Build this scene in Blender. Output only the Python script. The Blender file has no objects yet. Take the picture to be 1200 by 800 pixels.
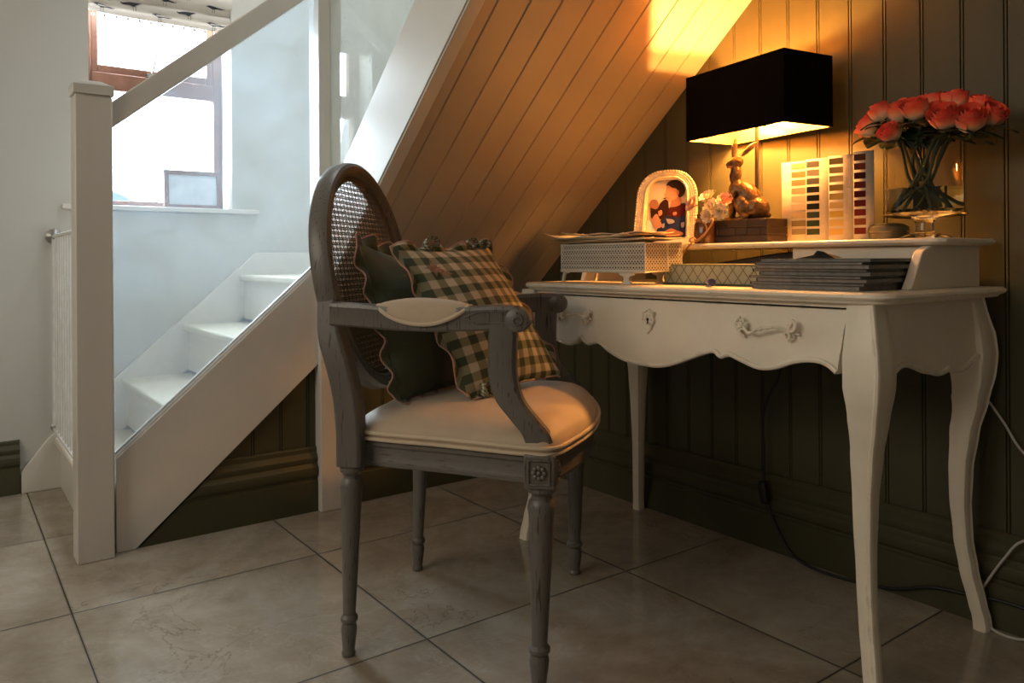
import bpy, bmesh, math, random
from mathutils import Vector, Matrix, noise
random.seed(7)
C = bpy.context.scene.collection
PI = math.pi
def V(*a): return Vector(a)

# ------------------------------------------------------------------ mesh builder
class MB:
    def __init__(s): s.v = []; s.f = []; s.m = []; s.uv = None
    def add(s, vs, fs, mi=0):
        o = len(s.v); s.v += [Vector(p) for p in vs]
        for f in fs: s.f.append([i + o for i in f]); s.m.append(mi)
        return s
    def box(s, x0, x1, y0, y1, z0, z1, mi=0, M=None):
        p = [V(x, y, z) for z in (z0, z1) for y in (y0, y1) for x in (x0, x1)]
        if M: p = [M @ q for q in p]
        return s.add(p, [(0,2,3,1),(4,5,7,6),(0,1,5,4),(2,6,7,3),(0,4,6,2),(1,3,7,5)], mi)
    def prism(s, poly, axis, a0, a1, mi=0, M=None):
        n = len(poly)
        def mk(p, a):
            q = {'x': V(a, p[0], p[1]), 'y': V(p[0], a, p[1]), 'z': V(p[0], p[1], a)}[axis]
            return M @ q if M else q
        vs = [mk(p, a0) for p in poly] + [mk(p, a1) for p in poly]
        fs = [list(range(n))[::-1], list(range(n, 2*n))] + [(i, (i+1) % n, n+(i+1) % n, n+i) for i in range(n)]
        return s.add(vs, fs, mi)
    def sweep(s, path, prof, up=V(0,0,1), closed=False, scale=None, cap=True, mi=0, frames=None):
        """prof: list of (side, up) offsets; swept along path"""
        n = len(path); k = len(prof); vs = []; path = [Vector(p) for p in path]
        for i, p in enumerate(path):
            if frames: sd, u2 = frames[i]
            else:
                if closed: t = path[(i+1) % n] - path[i-1]
                else: t = path[min(i+1, n-1)] - path[max(i-1, 0)]
                t.normalize(); u = up
                if abs(t.dot(u)) > .98: u = V(0,1,0) if abs(t.y) < .9 else V(1,0,0)
                sd = t.cross(u).normalized(); u2 = sd.cross(t).normalized()
            sc = scale[i] if scale else 1
            for a, b in prof: vs.append(p + sd*a*sc + u2*b*sc)
        fs = []
        for i in range(n if closed else n-1):
            j = (i+1) % n
            for q in range(k): fs.append((i*k+q, i*k+(q+1) % k, j*k+(q+1) % k, j*k+q))
        if cap and not closed: fs += [list(range(k))[::-1], [(n-1)*k+q for q in range(k)]]
        return s.add(vs, fs, mi)
    def tube(s, path, r, n=8, closed=False, mi=0, up=V(0,0,1), cap=True):
        path = [Vector(p) for p in path]
        rr = r if isinstance(r, (list, tuple)) else [r]*len(path)
        pr = [(math.cos(2*PI*i/n), math.sin(2*PI*i/n)) for i in range(n)]
        # parallel transport
        N = len(path); fr = []; prev = None
        for i in range(N):
            t = (path[(i+1) % N] - path[i-1]) if closed else (path[min(i+1, N-1)] - path[max(i-1, 0)])
            t = t.normalized() if t.length > 1e-9 else V(0,0,1)
            if prev is None:
                u = up if abs(t.dot(up)) < .95 else V(1,0,0)
                sd = t.cross(u).normalized()
            else: sd = (prev - t*prev.dot(t)).normalized()
            prev = sd; fr.append((sd, sd.cross(t).normalized()))
        return s.sweep(path, pr, closed=closed, scale=rr, frames=fr, cap=cap, mi=mi)
    def lathe(s, prof, c=(0,0,0), n=24, mi=0, M=None, cap=True, a0=0, sy=1):
        vs = []; k = len(prof)
        for r, z in prof:
            for i in range(n):
                a = a0 + 2*PI*i/n; q = V(r*math.cos(a), r*math.sin(a)*sy, z)
                q = M @ q if M else q + Vector(c)
                vs.append(q)
        fs = [(j*n+i, j*n+(i+1) % n, (j+1)*n+(i+1) % n, (j+1)*n+i) for j in range(k-1) for i in range(n)]
        if cap: fs += [list(range(n))[::-1], [(k-1)*n+i for i in range(n)]]
        return s.add(vs, fs, mi)
    def grid(s, fn, nu, nv, mi=0, cu=False, cv=False):
        mu = nu if cu else nu+1; mv = nv if cv else nv+1
        vs = [fn(i/nu, j/nv) for i in range(mu) for j in range(mv)]
        fs = [(i*mv+j, ((i+1) % mu)*mv+j, ((i+1) % mu)*mv+(j+1) % mv, i*mv+(j+1) % mv) for i in range(nu) for j in range(nv)]
        return s.add(vs, fs, mi)
    def ball(s, c, r, n=12, m=8, rot=None, mi=0):
        r = r if isinstance(r, (list, tuple)) else (r, r, r); vs = []; c = Vector(c)
        vs.append(V(0,0,-r[2]))
        for j in range(1, m):
            b = -PI/2 + PI*j/m
            for i in range(n):
                a = 2*PI*i/n; vs.append(V(r[0]*math.cos(a)*math.cos(b), r[1]*math.sin(a)*math.cos(b), r[2]*math.sin(b)))
        vs.append(V(0,0,r[2]))
        if rot: vs = [rot @ q for q in vs]
        vs = [q + c for q in vs]; L = len(vs)-1
        fs = [(0, 1+(i+1) % n, 1+i) for i in range(n)] + [(L, 1+(m-2)*n+i, 1+(m-2)*n+(i+1) % n) for i in range(n)]
        fs += [(1+j*n+i, 1+j*n+(i+1) % n, 1+(j+1)*n+(i+1) % n, 1+(j+1)*n+i) for j in range(m-2) for i in range(n)]
        return s.add(vs, fs, mi)
    def build(s, name, mats, parent=None, local=False, ang=35, bevel=0, seg=2, sub=0, fixn=True, solid=0, uvs=None):
        me = bpy.data.meshes.new(name)
        off = V(0,0,0)
        if parent is not None and not local:
            p = parent
            while p is not None: off += p.location; p = p.parent
        me.from_pydata([p - off for p in s.v], [], s.f)
        if not isinstance(mats, (list, tuple)): mats = [mats]
        for m in mats: me.materials.append(m)
        for p, mi in zip(me.polygons, s.m): p.material_index = mi
        if fixn:
            bm = bmesh.new(); bm.from_mesh(me); bmesh.ops.recalc_face_normals(bm, faces=bm.faces); bm.to_mesh(me); bm.free()
        for p in me.polygons: p.use_smooth = True
        if ang < 180: me.set_sharp_from_angle(angle=math.radians(ang))
        if uvs:
            ul = me.uv_layers.new(name='uv')
            for l in me.loops: ul.data[l.index].uv = uvs[l.vertex_index]
        me.update()
        o = bpy.data.objects.new(name, me); C.objects.link(o)
        if parent is not None: o.parent = parent
        if solid: mo = o.modifiers.new('solid', 'SOLIDIFY'); mo.thickness = solid; mo.offset = 0
        if bevel:
            mo = o.modifiers.new('bevel', 'BEVEL'); mo.width = bevel; mo.segments = seg; mo.limit_method = 'ANGLE'; mo.angle_limit = math.radians(40)
        if sub: mo = o.modifiers.new('sub', 'SUBSURF'); mo.levels = sub; mo.render_levels = sub
        return o

def tag(o, label=None, cat=None, group=None, kind=None):
    if label: o['label'] = label
    if cat: o['category'] = cat
    if group: o['group'] = group
    if kind: o['kind'] = kind
    return o
def thing(name, label, cat, loc=(0,0,0), rotz=0, group=None):
    o = bpy.data.objects.new(name, None); C.objects.link(o); o.location = loc; o.rotation_euler = (0,0,rotz)
    o.empty_display_size = .05
    return tag(o, label, cat, group)
def recenter(o):
    me = o.data; xs = [v.co for v in me.vertices]
    c = V((min(p.x for p in xs)+max(p.x for p in xs))/2, (min(p.y for p in xs)+max(p.y for p in xs))/2, min(p.z for p in xs))
    me.transform(Matrix.Translation(-c)); o.location = o.location + c
    return o
def single(mb, name, mat, label, cat, group=None, **k):
    return tag(recenter(mb.build(name, mat, **k)), label, cat, group)
def struct(mb, name, mat, label, cat, **k):
    return tag(mb.build(name, mat, **k), label, cat, None, 'structure')
def spline(pts, n=8, closed=False):
    P = [Vector(p) for p in pts]; N = len(P); out = []
    for i in range(N if closed else N-1):
        if closed: a, b, c, d = P[i-1], P[i], P[(i+1) % N], P[(i+2) % N]
        else: a, b, c, d = P[max(i-1, 0)], P[i], P[i+1], P[min(i+2, N-1)]
        for k in range(n):
            t = k/n; out.append(.5*((2*b)+(c-a)*t+(2*a-5*b+4*c-d)*t*t+(-a+3*b-3*c+d)*t**3))
    if not closed: out.append(P[-1].copy())
    return out
def sp2(pts, n=6): return [(p.x, p.y) for p in spline([(a, b, 0) for a, b in pts], n)]
def lerp(tab, z):
    for (a, b), (c, d) in zip(tab, tab[1:]):
        if z <= c:
            t = (z-a)/(c-a); t = max(0, min(1, t)); t2 = t*t*(3-2*t)*.5+t*.5
            return b+(d-b)*t2
    return tab[-1][1]

# ------------------------------------------------------------------ materials
def newmat(name):
    m = bpy.data.materials.new(name); m.use_nodes = True
    return m, m.node_tree, m.node_tree.nodes['Principled BSDF']
def L(nt, a, b): nt.links.new(a, b)
def noisetex(nt, scale, detail=4, vec=None, rough=.55, dim='3D'):
    n = nt.nodes.new('ShaderNodeTexNoise'); n.inputs['Scale'].default_value = scale; n.inputs['Detail'].default_value = detail
    n.inputs['Roughness'].default_value = rough
    if vec is not None: L(nt, vec, n.inputs['Vector'])
    return n
def coords(nt, kind='Object', scale=(1,1,1)):
    t = nt.nodes.new('ShaderNodeTexCoord'); mp = nt.nodes.new('ShaderNodeMapping'); mp.inputs['Scale'].default_value = scale
    L(nt, t.outputs[kind], mp.inputs['Vector']); return mp.outputs['Vector']
def ramp(nt, fac, stops):
    r = nt.nodes.new('ShaderNodeValToRGB'); e = r.color_ramp.elements
    while len(e) < len(stops): e.new(.5)
    for q, (p, c) in zip(e, stops): q.position = p; q.color = (*c, 1) if len(c) == 3 else c
    L(nt, fac, r.inputs['Fac']); return r.outputs['Color']
def mix(nt, fac, a, b, mode='MIX'):
    m = nt.nodes.new('ShaderNodeMix'); m.data_type = 'RGBA'; m.blend_type = mode
    for k, val in ((0, fac), (6, a), (7, b)):
        if isinstance(val, (int, float)): m.inputs[k].default_value = val
        elif isinstance(val, tuple): m.inputs[k].default_value = (*val, 1) if len(val) == 3 else val
        else: L(nt, val, m.inputs[k])
    return m.outputs[2]
def math_(nt, op, a, b=None, c=None):
    m = nt.nodes.new('ShaderNodeMath'); m.operation = op
    for i, val in enumerate((a, b, c)):
        if val is None: continue
        if isinstance(val, (int, float)): m.inputs[i].default_value = val
        else: L(nt, val, m.inputs[i])
    return m.outputs[0]
def bump(nt, bsdf, h, strength=.2, dist=.002):
    b = nt.nodes.new('ShaderNodeBump'); b.inputs['Strength'].default_value = strength; b.inputs['Distance'].default_value = dist
    L(nt, h, b.inputs['Height']); L(nt, b.outputs['Normal'], bsdf.inputs['Normal'])
def paint(name, col, rough=.45, var=.12, nscale=6, bumps=.08, spec=.5, stretch=(1,1,1)):
    m, nt, b = newmat(name); vec = coords(nt, 'Object', stretch)
    n = noisetex(nt, nscale, 5, vec)
    d = tuple(c*(1-var) for c in col); u = tuple(min(1, c*(1+var*.6)) for c in col)
    L(nt, ramp(nt, n.outputs['Fac'], [(.3, d), (.7, u)]), b.inputs['Base Color'])
    b.inputs['Roughness'].default_value = rough; b.inputs['Specular IOR Level'].default_value = spec
    n2 = noisetex(nt, nscale*14, 3, vec); bump(nt, b, n2.outputs['Fac'], bumps, .002)
    return m
def distressed(name, col, wear, rough=.42, stretch=(1,1,1), amount=.62, edge=.5, scratch=True):
    """painted furniture, rubbed dark at the edges and along the grain"""
    m, nt, b = newmat(name); vec = coords(nt, 'Object', stretch)
    base = noisetex(nt, 5, 5, vec)
    c0 = ramp(nt, base.outputs['Fac'], [(.3, tuple(c*.88 for c in col)), (.7, tuple(min(1, c*1.06) for c in col))])
    bev = nt.nodes.new('ShaderNodeBevel'); bev.samples = 4; bev.inputs['Radius'].default_value = .004
    geo = nt.nodes.new('ShaderNodeNewGeometry')
    vm = nt.nodes.new('ShaderNodeVectorMath'); vm.operation = 'DOT_PRODUCT'
    L(nt, bev.outputs['Normal'], vm.inputs[0]); L(nt, geo.outputs['Normal'], vm.inputs[1])
    e = math_(nt, 'SUBTRACT', 1.0, vm.outputs['Value'])
    e = math_(nt, 'MULTIPLY', e, 5.0)
    n1 = noisetex(nt, 26, 4, vec)
    nm = ramp(nt, n1.outputs['Fac'], [(amount-.06, (0,0,0)), (amount+.06, (1,1,1))])
    wr = math_(nt, 'MULTIPLY', math_(nt, 'MINIMUM', e, 1.0), nm)
    wr = math_(nt, 'MULTIPLY', wr, edge*2)
    if scratch:
        n2 = noisetex(nt, 9, 3, coords(nt, 'Object', scratch if isinstance(scratch, tuple) else (9, 9, .8)))
        s2 = ramp(nt, n2.outputs['Fac'], [(.60, (0,0,0)), (.66, (.85,.85,.85))])
        wr = math_(nt, 'MAXIMUM', wr, s2)
    wr = math_(nt, 'MINIMUM', wr, 1.0)
    L(nt, mix(nt, wr, c0, wear), b.inputs['Base Color'])
    b.inputs['Roughness'].default_value = rough
    n3 = noisetex(nt, 80, 3, vec); bump(nt, b, n3.outputs['Fac'], .07, .002)
    return m
def fabric(name, col, rough=.9, weave=900, var=.15, sheen=.15):
    m, nt, b = newmat(name); vec = coords(nt, 'Object')
    n = noisetex(nt, 12, 5, vec)
    L(nt, ramp(nt, n.outputs['Fac'], [(.3, tuple(c*(1-var) for c in col)), (.7, tuple(min(1, c*(1+var*.5)) for c in col))]), b.inputs['Base Color'])
    b.inputs['Roughness'].default_value = rough; b.inputs['Sheen Weight'].default_value = sheen
    w = noisetex(nt, weave, 2, vec); bump(nt, b, w.outputs['Fac'], .25, .0015)
    return m
def plain(name, col, rough=.5, metal=0, var=.1, scale=20, spec=.5, **k):
    m, nt, b = newmat(name); n = noisetex(nt, scale, 3, coords(nt, 'Object'))
    L(nt, ramp(nt, n.outputs['Fac'], [(.3, tuple(c*(1-var) for c in col)), (.7, tuple(min(1, c*(1+var)) for c in col))]), b.inputs['Base Color'])
    b.inputs['Roughness'].default_value = rough; b.inputs['Metallic'].default_value = metal; b.inputs['Specular IOR Level'].default_value = spec
    for q, val in k.items(): b.inputs[q].default_value = val
    return m

M = {}
M['wall'] = paint('white wall paint', (.56,.555,.51), .55, .05, 2, .05)
M['white'] = paint('white gloss paint', (.72,.69,.63), .28, .06, 4, .05)
M['post'] = paint('white satin paint', (.66,.62,.56), .35, .06, 3, .05, stretch=(3,3,.5))
M['tread'] = paint('cream painted tread', (.74,.70,.58), .35, .08, 5, .05)
M['olive'] = paint('olive green panel paint', (.070,.065,.033), .45, .12, 3, .06, .28, stretch=(2,2,.6))
M['soffit'] = paint('cream plank paint', (.54,.45,.33), .34, .08, 2, .04)
M['desk'] = distressed('distressed ivory paint', (.86,.77,.62), (.10,.065,.035), .38, amount=.60, edge=.45, scratch=False)
M['chair'] = distressed('rubbed grey chair paint', (.14,.125,.108), (.022,.018,.015), .38, amount=.52, edge=.5, scratch=(30, 30, 1.6))
M['rail'] = distressed('rubbed grey rail paint', (.14,.125,.108), (.022,.018,.015), .38, amount=.52, edge=.5, scratch=(2.5, 2.5, 40))
M['linen'] = fabric('beige linen', (.49,.37,.25), .55, 700, .10, .25)
M['linen_pipe'] = fabric('pale linen piping', (.60,.48,.34), .75, 700, .1)
M['green'] = fabric('dark green cotton', (.072,.086,.048), .85, 600, .2)
M['trim_pink'] = fabric('dusty pink stitching', (.45,.25,.2), .9, 600)
M['cane'] = plain('brown cane', (.085,.058,.038), .45, var=.3, scale=60)
M['wood'] = plain('brown window wood', (.17,.075,.045), .45, var=.25, scale=14)
M['metalw'] = plain('white metal', (.7,.7,.68), .35)
M['metalg'] = plain('grey metal', (.35,.34,.32), .35, .6)
M['black'] = plain('black rubber', (.008,.008,.008), .5)
M['cordw'] = plain('white flex', (.5,.48,.44), .5)
M['shade'] = fabric('black shade fabric', (.0035,.003,.003), .95, 500, .2, 0)
M['shade'].node_tree.nodes['Principled BSDF'].inputs['Specular IOR Level'].default_value = .03
M['gold'] = plain('gold foil lining', (.85,.55,.18), .35, .75)
M['bronze'] = plain('antique bronze', (.11,.062,.026), .36, .7, .55, 60)
M['darkwood'] = plain('dark brown embossed leather', (.015,.007,.004), .5, 0, .4, 40)
M['pole'] = plain('dark bronze pole', (.016,.009,.005), .4, .3)
M['paper'] = plain('ivory paper', (.72,.60,.42), .7, var=.15, scale=9)
M['paperd'] = plain('aged paper', (.42,.30,.17), .7, var=.2, scale=9)
M['leaf'] = plain('dark rose leaf', (.014,.030,.010), .4, var=.35, scale=30)
M['leafl'] = plain('fresh green leaf', (.05,.16,.03), .4, var=.2)
M['stem'] = plain('green stem', (.035,.05,.016), .45, var=.3)
M['twine'] = plain('jute twine', (.42,.22,.08), .8, var=.25)
M['ivory'] = plain('ivory enamel', (.56,.44,.27), .4, .1, .2, 60)
M['blue'] = plain('blue plastic', (.03,.03,.12), .35)
M['blackp'] = plain('matt black case', (.006,.006,.008), .45)

def glass(name, tint=(1,1,1), dusty=0.0, rough=0.0, real=False, ior=1.45):
    m = bpy.data.materials.new(name); m.use_nodes = True; nt = m.node_tree
    nt.nodes.remove(nt.nodes['Principled BSDF']); out = nt.nodes['Material Output']
    if real:
        g = nt.nodes.new('ShaderNodeBsdfGlass'); g.inputs['Color'].default_value = (*tint, 1); g.inputs['IOR'].default_value = ior; g.inputs['Roughness'].default_value = rough
        L(nt, g.outputs[0], out.inputs['Surface']); return m
    tr = nt.nodes.new('ShaderNodeBsdfTransparent'); tr.inputs['Color'].default_value = (*tint, 1)
    gl = nt.nodes.new('ShaderNodeBsdfGlossy'); gl.inputs['Roughness'].default_value = rough
    fr = nt.nodes.new('ShaderNodeFresnel'); fr.inputs['IOR'].default_value = ior
    a = nt.nodes.new('ShaderNodeMixShader'); ge = nt.nodes.new('ShaderNodeNewGeometry'); L(nt, math_(nt, 'MULTIPLY', fr.outputs[0], math_(nt, 'SUBTRACT', 1.0, ge.outputs['Backfacing'])), a.inputs[0]); L(nt, tr.outputs[0], a.inputs[1]); L(nt, gl.outputs[0], a.inputs[2])
    cur = a.outputs[0]
    if dusty:
        df = nt.nodes.new('ShaderNodeBsdfTranslucent'); df.inputs['Color'].default_value = (.70,.85,1,1)
        d2 = nt.nodes.new('ShaderNodeBsdfDiffuse'); d2.inputs['Color'].default_value = (.75,.8,.85,1)
        ad = nt.nodes.new('ShaderNodeMixShader'); ad.inputs[0].default_value = .5; L(nt, df.outputs[0], ad.inputs[1]); L(nt, d2.outputs[0], ad.inputs[2])
        vec = coords(nt, 'Object')
        n = noisetex(nt, 7, 6, vec, .7)
        sp = nt.nodes.new('ShaderNodeTexVoronoi'); sp.inputs['Scale'].default_value = 42; L(nt, vec, sp.inputs['Vector'])
        spk = ramp(nt, sp.outputs['Distance'], [(.06, (1,1,1)), (.1, (0,0,0))])
        nz = noisetex(nt, 3.2, 3, vec); msk = ramp(nt, nz.outputs['Fac'], [(.52, (0,0,0)), (.62, (1,1,1))])
        spk = math_(nt, 'MULTIPLY', math_(nt, 'MULTIPLY', spk, msk), .5)
        f = math_(nt, 'ADD', math_(nt, 'MULTIPLY', n.outputs['Fac'], dusty*2), spk)
        b = nt.nodes.new('ShaderNodeMixShader'); L(nt, f, b.inputs[0]); L(nt, cur, b.inputs[1]); L(nt, ad.outputs[0], b.inputs[2]); cur = b.outputs[0]
    L(nt, cur, out.inputs['Surface']); return m
M['pane'] = glass('window pane', (.97,.98,1), 0, 0, ior=1.3)
M['balus'] = glass('dusty balustrade glass', (.93,.97,.97), .125, 0.02)
M['vase'] = glass('clear vase glass', (1,.99,.97), 0, 0, True)
M['vasethin'] = glass('thin clear vase glass', (.97,.96,.93), 0, 0, ior=1.32)
M['water'] = glass('water', (.93,.95,.90), 0, 0, True, 1.33)

# marble floor tiles
def floor_mat():
    m, nt, b = newmat('polished marble tile')
    tc = nt.nodes.new('ShaderNodeTexCoord'); sx = nt.nodes.new('ShaderNodeSeparateXYZ'); L(nt, tc.outputs['Object'], sx.inputs[0])
    ux = math_(nt, 'DIVIDE', sx.outputs[0], .6); uy = math_(nt, 'DIVIDE', sx.outputs[1], .5944)
    def dist(u):
        f = math_(nt, 'FRACT', math_(nt, 'ADD', u, 20.0)); return math_(nt, 'MINIMUM', f, math_(nt, 'SUBTRACT', 1.0, f))
    d = math_(nt, 'MINIMUM', dist(ux), dist(uy))
    g = ramp(nt, d, [(.0030, (1,1,1)), (.0046, (0,0,0))])
    cb = nt.nodes.new('ShaderNodeCombineXYZ'); L(nt, math_(nt, 'FLOOR', ux), cb.inputs[0]); L(nt, math_(nt, 'FLOOR', uy), cb.inputs[1])
    wn = nt.nodes.new('ShaderNodeTexWhiteNoise'); wn.noise_dimensions = '3D'; L(nt, cb.outputs[0], wn.inputs['Vector'])
    off = nt.nodes.new('ShaderNodeVectorMath'); off.operation = 'MULTIPLY_ADD'; L(nt, wn.outputs['Color'], off.inputs[0]); off.inputs[1].default_value = (30,30,30); L(nt, tc.outputs['Object'], off.inputs[2])
    n1 = noisetex(nt, 2.6, 7, off.outputs[0], .62); n1.inputs['Distortion'].default_value = 1.2
    n2 = noisetex(nt, 14, 6, off.outputs[0], .65)
    base = ramp(nt, n1.outputs['Fac'], [(.28, (.21,.16,.11)), (.5, (.35,.285,.21)), (.72, (.50,.44,.36))])
    base = mix(nt, .35, base, ramp(nt, n2.outputs['Fac'], [(.3, (.24,.20,.15)), (.7, (.46,.42,.36))]))
    # thin veins
    n3 = noisetex(nt, 3.2, 6, off.outputs[0], .6); n3.inputs['Distortion'].default_value = .6
    vn = math_(nt, 'ABSOLUTE', math_(nt, 'SUBTRACT', n3.outputs['Fac'], .5))
    vm = ramp(nt, vn, [(0, (1,1,1)), (.007, (0,0,0))])
    n4 = noisetex(nt, 1.7, 2, off.outputs[0]); vm = math_(nt, 'MULTIPLY', vm, ramp(nt, n4.outputs['Fac'], [(.5, (0,0,0)), (.62, (.55,.55,.55))]))
    base = mix(nt, vm, base, (.13,.095,.06))
    n5 = noisetex(nt, 4.0, 5, off.outputs[0], .6); n5.inputs['Distortion'].default_value = 2.0
    wv = math_(nt, 'ABSOLUTE', math_(nt, 'SUBTRACT', n5.outputs['Fac'], .53))
    wm = math_(nt, 'MULTIPLY', ramp(nt, wv, [(0, (1,1,1)), (.012, (0,0,0))]), .16)
    base = mix(nt, wm, base, (.62,.58,.52))
    col = mix(nt, g, base, (.016,.012,.009))
    L(nt, col, b.inputs['Base Color'])
    L(nt, mix(nt, g, (.105,.105,.105), (.7,.7,.7)), b.inputs['Roughness'])
    L(nt, mix(nt, g, (.55,.55,.55), (.02,.02,.02)), b.inputs['Specular IOR Level'])
    bump(nt, b, math_(nt, 'SUBTRACT', math_(nt, 'MULTIPLY', n2.outputs['Fac'], .03), g), .35, .002)
    return m
M['floor'] = floor_mat()

# ------------------------------------------------------------------ camera
f, yaw, roll, y0 = 904.76, .6365, -.0064, 304.35
F = V(-math.cos(yaw), math.sin(yaw), 0); R0 = F.cross(V(0,0,1)).normalized()
R = R0*math.cos(roll) + V(0,0,1)*math.sin(roll); U = V(0,0,1)*math.cos(roll) - R0*math.sin(roll)
cam = bpy.data.cameras.new('camera'); co = bpy.data.objects.new('camera', cam); C.objects.link(co)
cam.sensor_width = 36; cam.lens = f*36/1200; cam.shift_y = -(400-y0)/1200; cam.clip_start = .02
co.matrix_world = Matrix(((R.x, U.x, -F.x, 2.641), (R.y, U.y, -F.y, -.2387), (R.z, U.z, -F.z, .8107), (0,0,0,1)))
bpy.context.scene.camera = co

# ------------------------------------------------------------------ the room
XW, YW = -.59, 1.63                      # window wall, desk wall
X1, Y1, ZC = 4.4, -2.4, 2.6
struct(MB().box(XW-.2, X1+.1, Y1-.1, YW+.1, -.05, 0), 'floor', M['floor'], 'polished beige marble floor tiles with dark grout lines', 'floor')
# tongue and groove: a profile (coordinate, depth) extruded
def tg_profile(a, b, first, pitch, d=.005, single=False):
    pts = [(a, 0)]; k = math.ceil((a-first)/pitch)
    while first+k*pitch < b-.01:
        c = first+k*pitch
        if c > a+.012: pts += [(c-.003, 0), (c-.001, d), (c+.001, d), (c+.003, 0)] if single else [(c-.006, 0), (c-.0045, d), (c-.003, 0.0005), (c+.001, 0.0), (c+.0025, d), (c+.004, 0)]
        k += 1
    return pts + [(b, 0)]
mb = MB(); pr = tg_profile(.2, X1, 1.84, .0895)
vs = []; fs = []
for x, d in pr: vs += [(x, YW+d, 0), (x, YW+d, ZC)]
for i in range(len(pr)-1): fs.append((2*i, 2*i+2, 2*i+3, 2*i+1))
mb.add(vs, fs); mb.box(.2, X1, YW+.012, YW+.06, 0, ZC)
struct(mb, 'wall_back', M['olive'], 'olive green tongue and groove panelled wall behind the desk', 'wall', ang=20)
# white wall of the stairwell above the sloping soffit, left part of the same wall
mb = MB().prism([(XW, .0), (.2, .0), (.2, .70), (1.9, 2.13), (1.9, ZC), (XW, ZC)], 'y', YW-.012, YW-.002)
struct(mb, 'wall_stairwell', M['wall'], 'pale wall of the stairwell above the second flight', 'wall')
# window wall with an opening
oy0, oy1, oz0, oz1 = .203, .722, 1.024, 2.02
mb = MB(); W0 = XW-.2
mb.box(W0, XW, Y1, oy0, 0, ZC); mb.box(W0, XW, oy1, YW+.05, 0, ZC); mb.box(W0, XW, oy0, oy1, 0, oz0-.02); mb.box(W0, XW, oy0, oy1, oz1, ZC)
struct(mb, 'wall_left', M['wall'], 'plain off-white wall with the small stair window', 'wall')
struct(MB().box(XW-.2, X1+.1, Y1-.1, Y1, 0, ZC), 'wall_front', M['wall'], 'plain off-white wall facing the desk', 'wall')
struct(MB().box(X1, X1+.1, Y1, YW+.05, 0, ZC), 'wall_right', M['wall'], 'plain off-white wall at the near end', 'wall')
# panelled wall under the stairs (x = .225), boards cut under stringer and soffit
S1, I1 = .876, -.1743                     # stringer underside  z = S1*y + I1
S2, I2 = .8407, .477                      # soffit  z = S2*x + I2
mb = MB(); pr = tg_profile(.2, 1.62, .450, .0895)
vs = []
for y, d in pr:
    zt = min(S1*y+I1+.12, .90) if y < .75 else S2*.225+I2+.02
    vs += [(.225-d, y, 0), (.225-d, y, zt)]
mb.add(vs, [(2*i, 2*i+2, 2*i+3, 2*i+1) for i in range(len(pr)-1)])
struct(mb, 'wall_understair', M['olive'], 'olive green panelled infill under the first stair flight', 'wall', ang=20)
# tall moulded baseboards: profile (out, z)
BP = [(0,0), (.021,0), (.021,.098), (.017,.101), (.017,.108), (.023,.114), (.026,.122), (.027,.132), (.025,.143), (.019,.150), (.016,.156), (.020,.166), (.020,.174), (.014,.184), (.009,.190), (.009,.203), (.005,.208), (0,.208)]
def baseboard(name, a, b, fn, label):
    mb = MB(); n = len(BP)
    va = [fn(a, o, z) for o, z in BP]; vb = [fn(b, o, z) for o, z in BP]
    mb.add(va+vb, [list(range(n)), list(range(n, 2*n))[::-1]] + [(i, n+i, n+(i+1) % n, (i+1) % n) for i in range(n)])
    return struct(mb, name, M['olive'], label, 'baseboard', ang=25)
baseboard('baseboard_back', .25, X1, lambda a, o, z: (a, YW-.001-o*1.1, z), 'tall olive moulded baseboard behind the desk legs')
baseboard('baseboard_understair', 0, 1, lambda a, o, z: (.226+o, (.209+z/S1) if a == 0 else .742, z), 'olive moulded baseboard under the sloping stair stringer')
baseboard('baseboard_stair', .826, YW-.03, lambda a, o, z: (.226+o, a, z), 'olive moulded baseboard between stair post and desk wall')
baseboard('baseboard_left', Y1, -.02, lambda a, o, z: (XW+o, a, z*.9), 'olive moulded baseboard left of the stair foot')
# sloping plank soffit of the second flight
mb = MB(); pr = tg_profile(.77, YW, .837, .0887, .006, True)
xa, xb = .235, 2.35
for (y, d), (y2, d2) in zip(pr, pr[1:]):
    mb.add([(xa, y, S2*xa+I2+d), (xb, y, S2*xb+I2+d), (xb, y2, S2*xb+I2+d2), (xa, y2, S2*xa+I2+d2)], [(0,1,2,3)])
mb.prism([(xa, S2*xa+I2+.012), (xb, S2*xb+I2+.012), (xb, S2*xb+I2+.03), (xa, S2*xa+I2+.03)], 'y', .77, YW)
struct(mb, 'ceiling', M['soffit'], 'sloping cream plank ceiling under the stairs above the desk', 'ceiling', ang=20)
mb = MB().box(XW-.2, X1+.1, Y1-.1, .72, ZC, ZC+.05); mb.box(1.95, X1+.1, .72, YW+.06, ZC, ZC+.05); mb.box(XW-.2, 1.95, .72, YW+.06, ZC+.9, ZC+.95)
struct(mb, 'ceiling_room', M['wall'], 'plain white room ceiling', 'ceiling')
mb = MB().box(XW-.2, 1.95, .70, .72, ZC, ZC+.9); mb.box(XW-.2, 1.95, YW, YW+.06, ZC, ZC+.9); mb.box(XW-.22, XW-.2, .7, YW+.06, ZC, ZC+.9); mb.box(1.95, 1.97, .7, YW+.06, ZC, ZC+.9)
struct(mb, 'wall_shaft', M['wall'], 'plain wall of the stair shaft above', 'wall')

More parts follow.
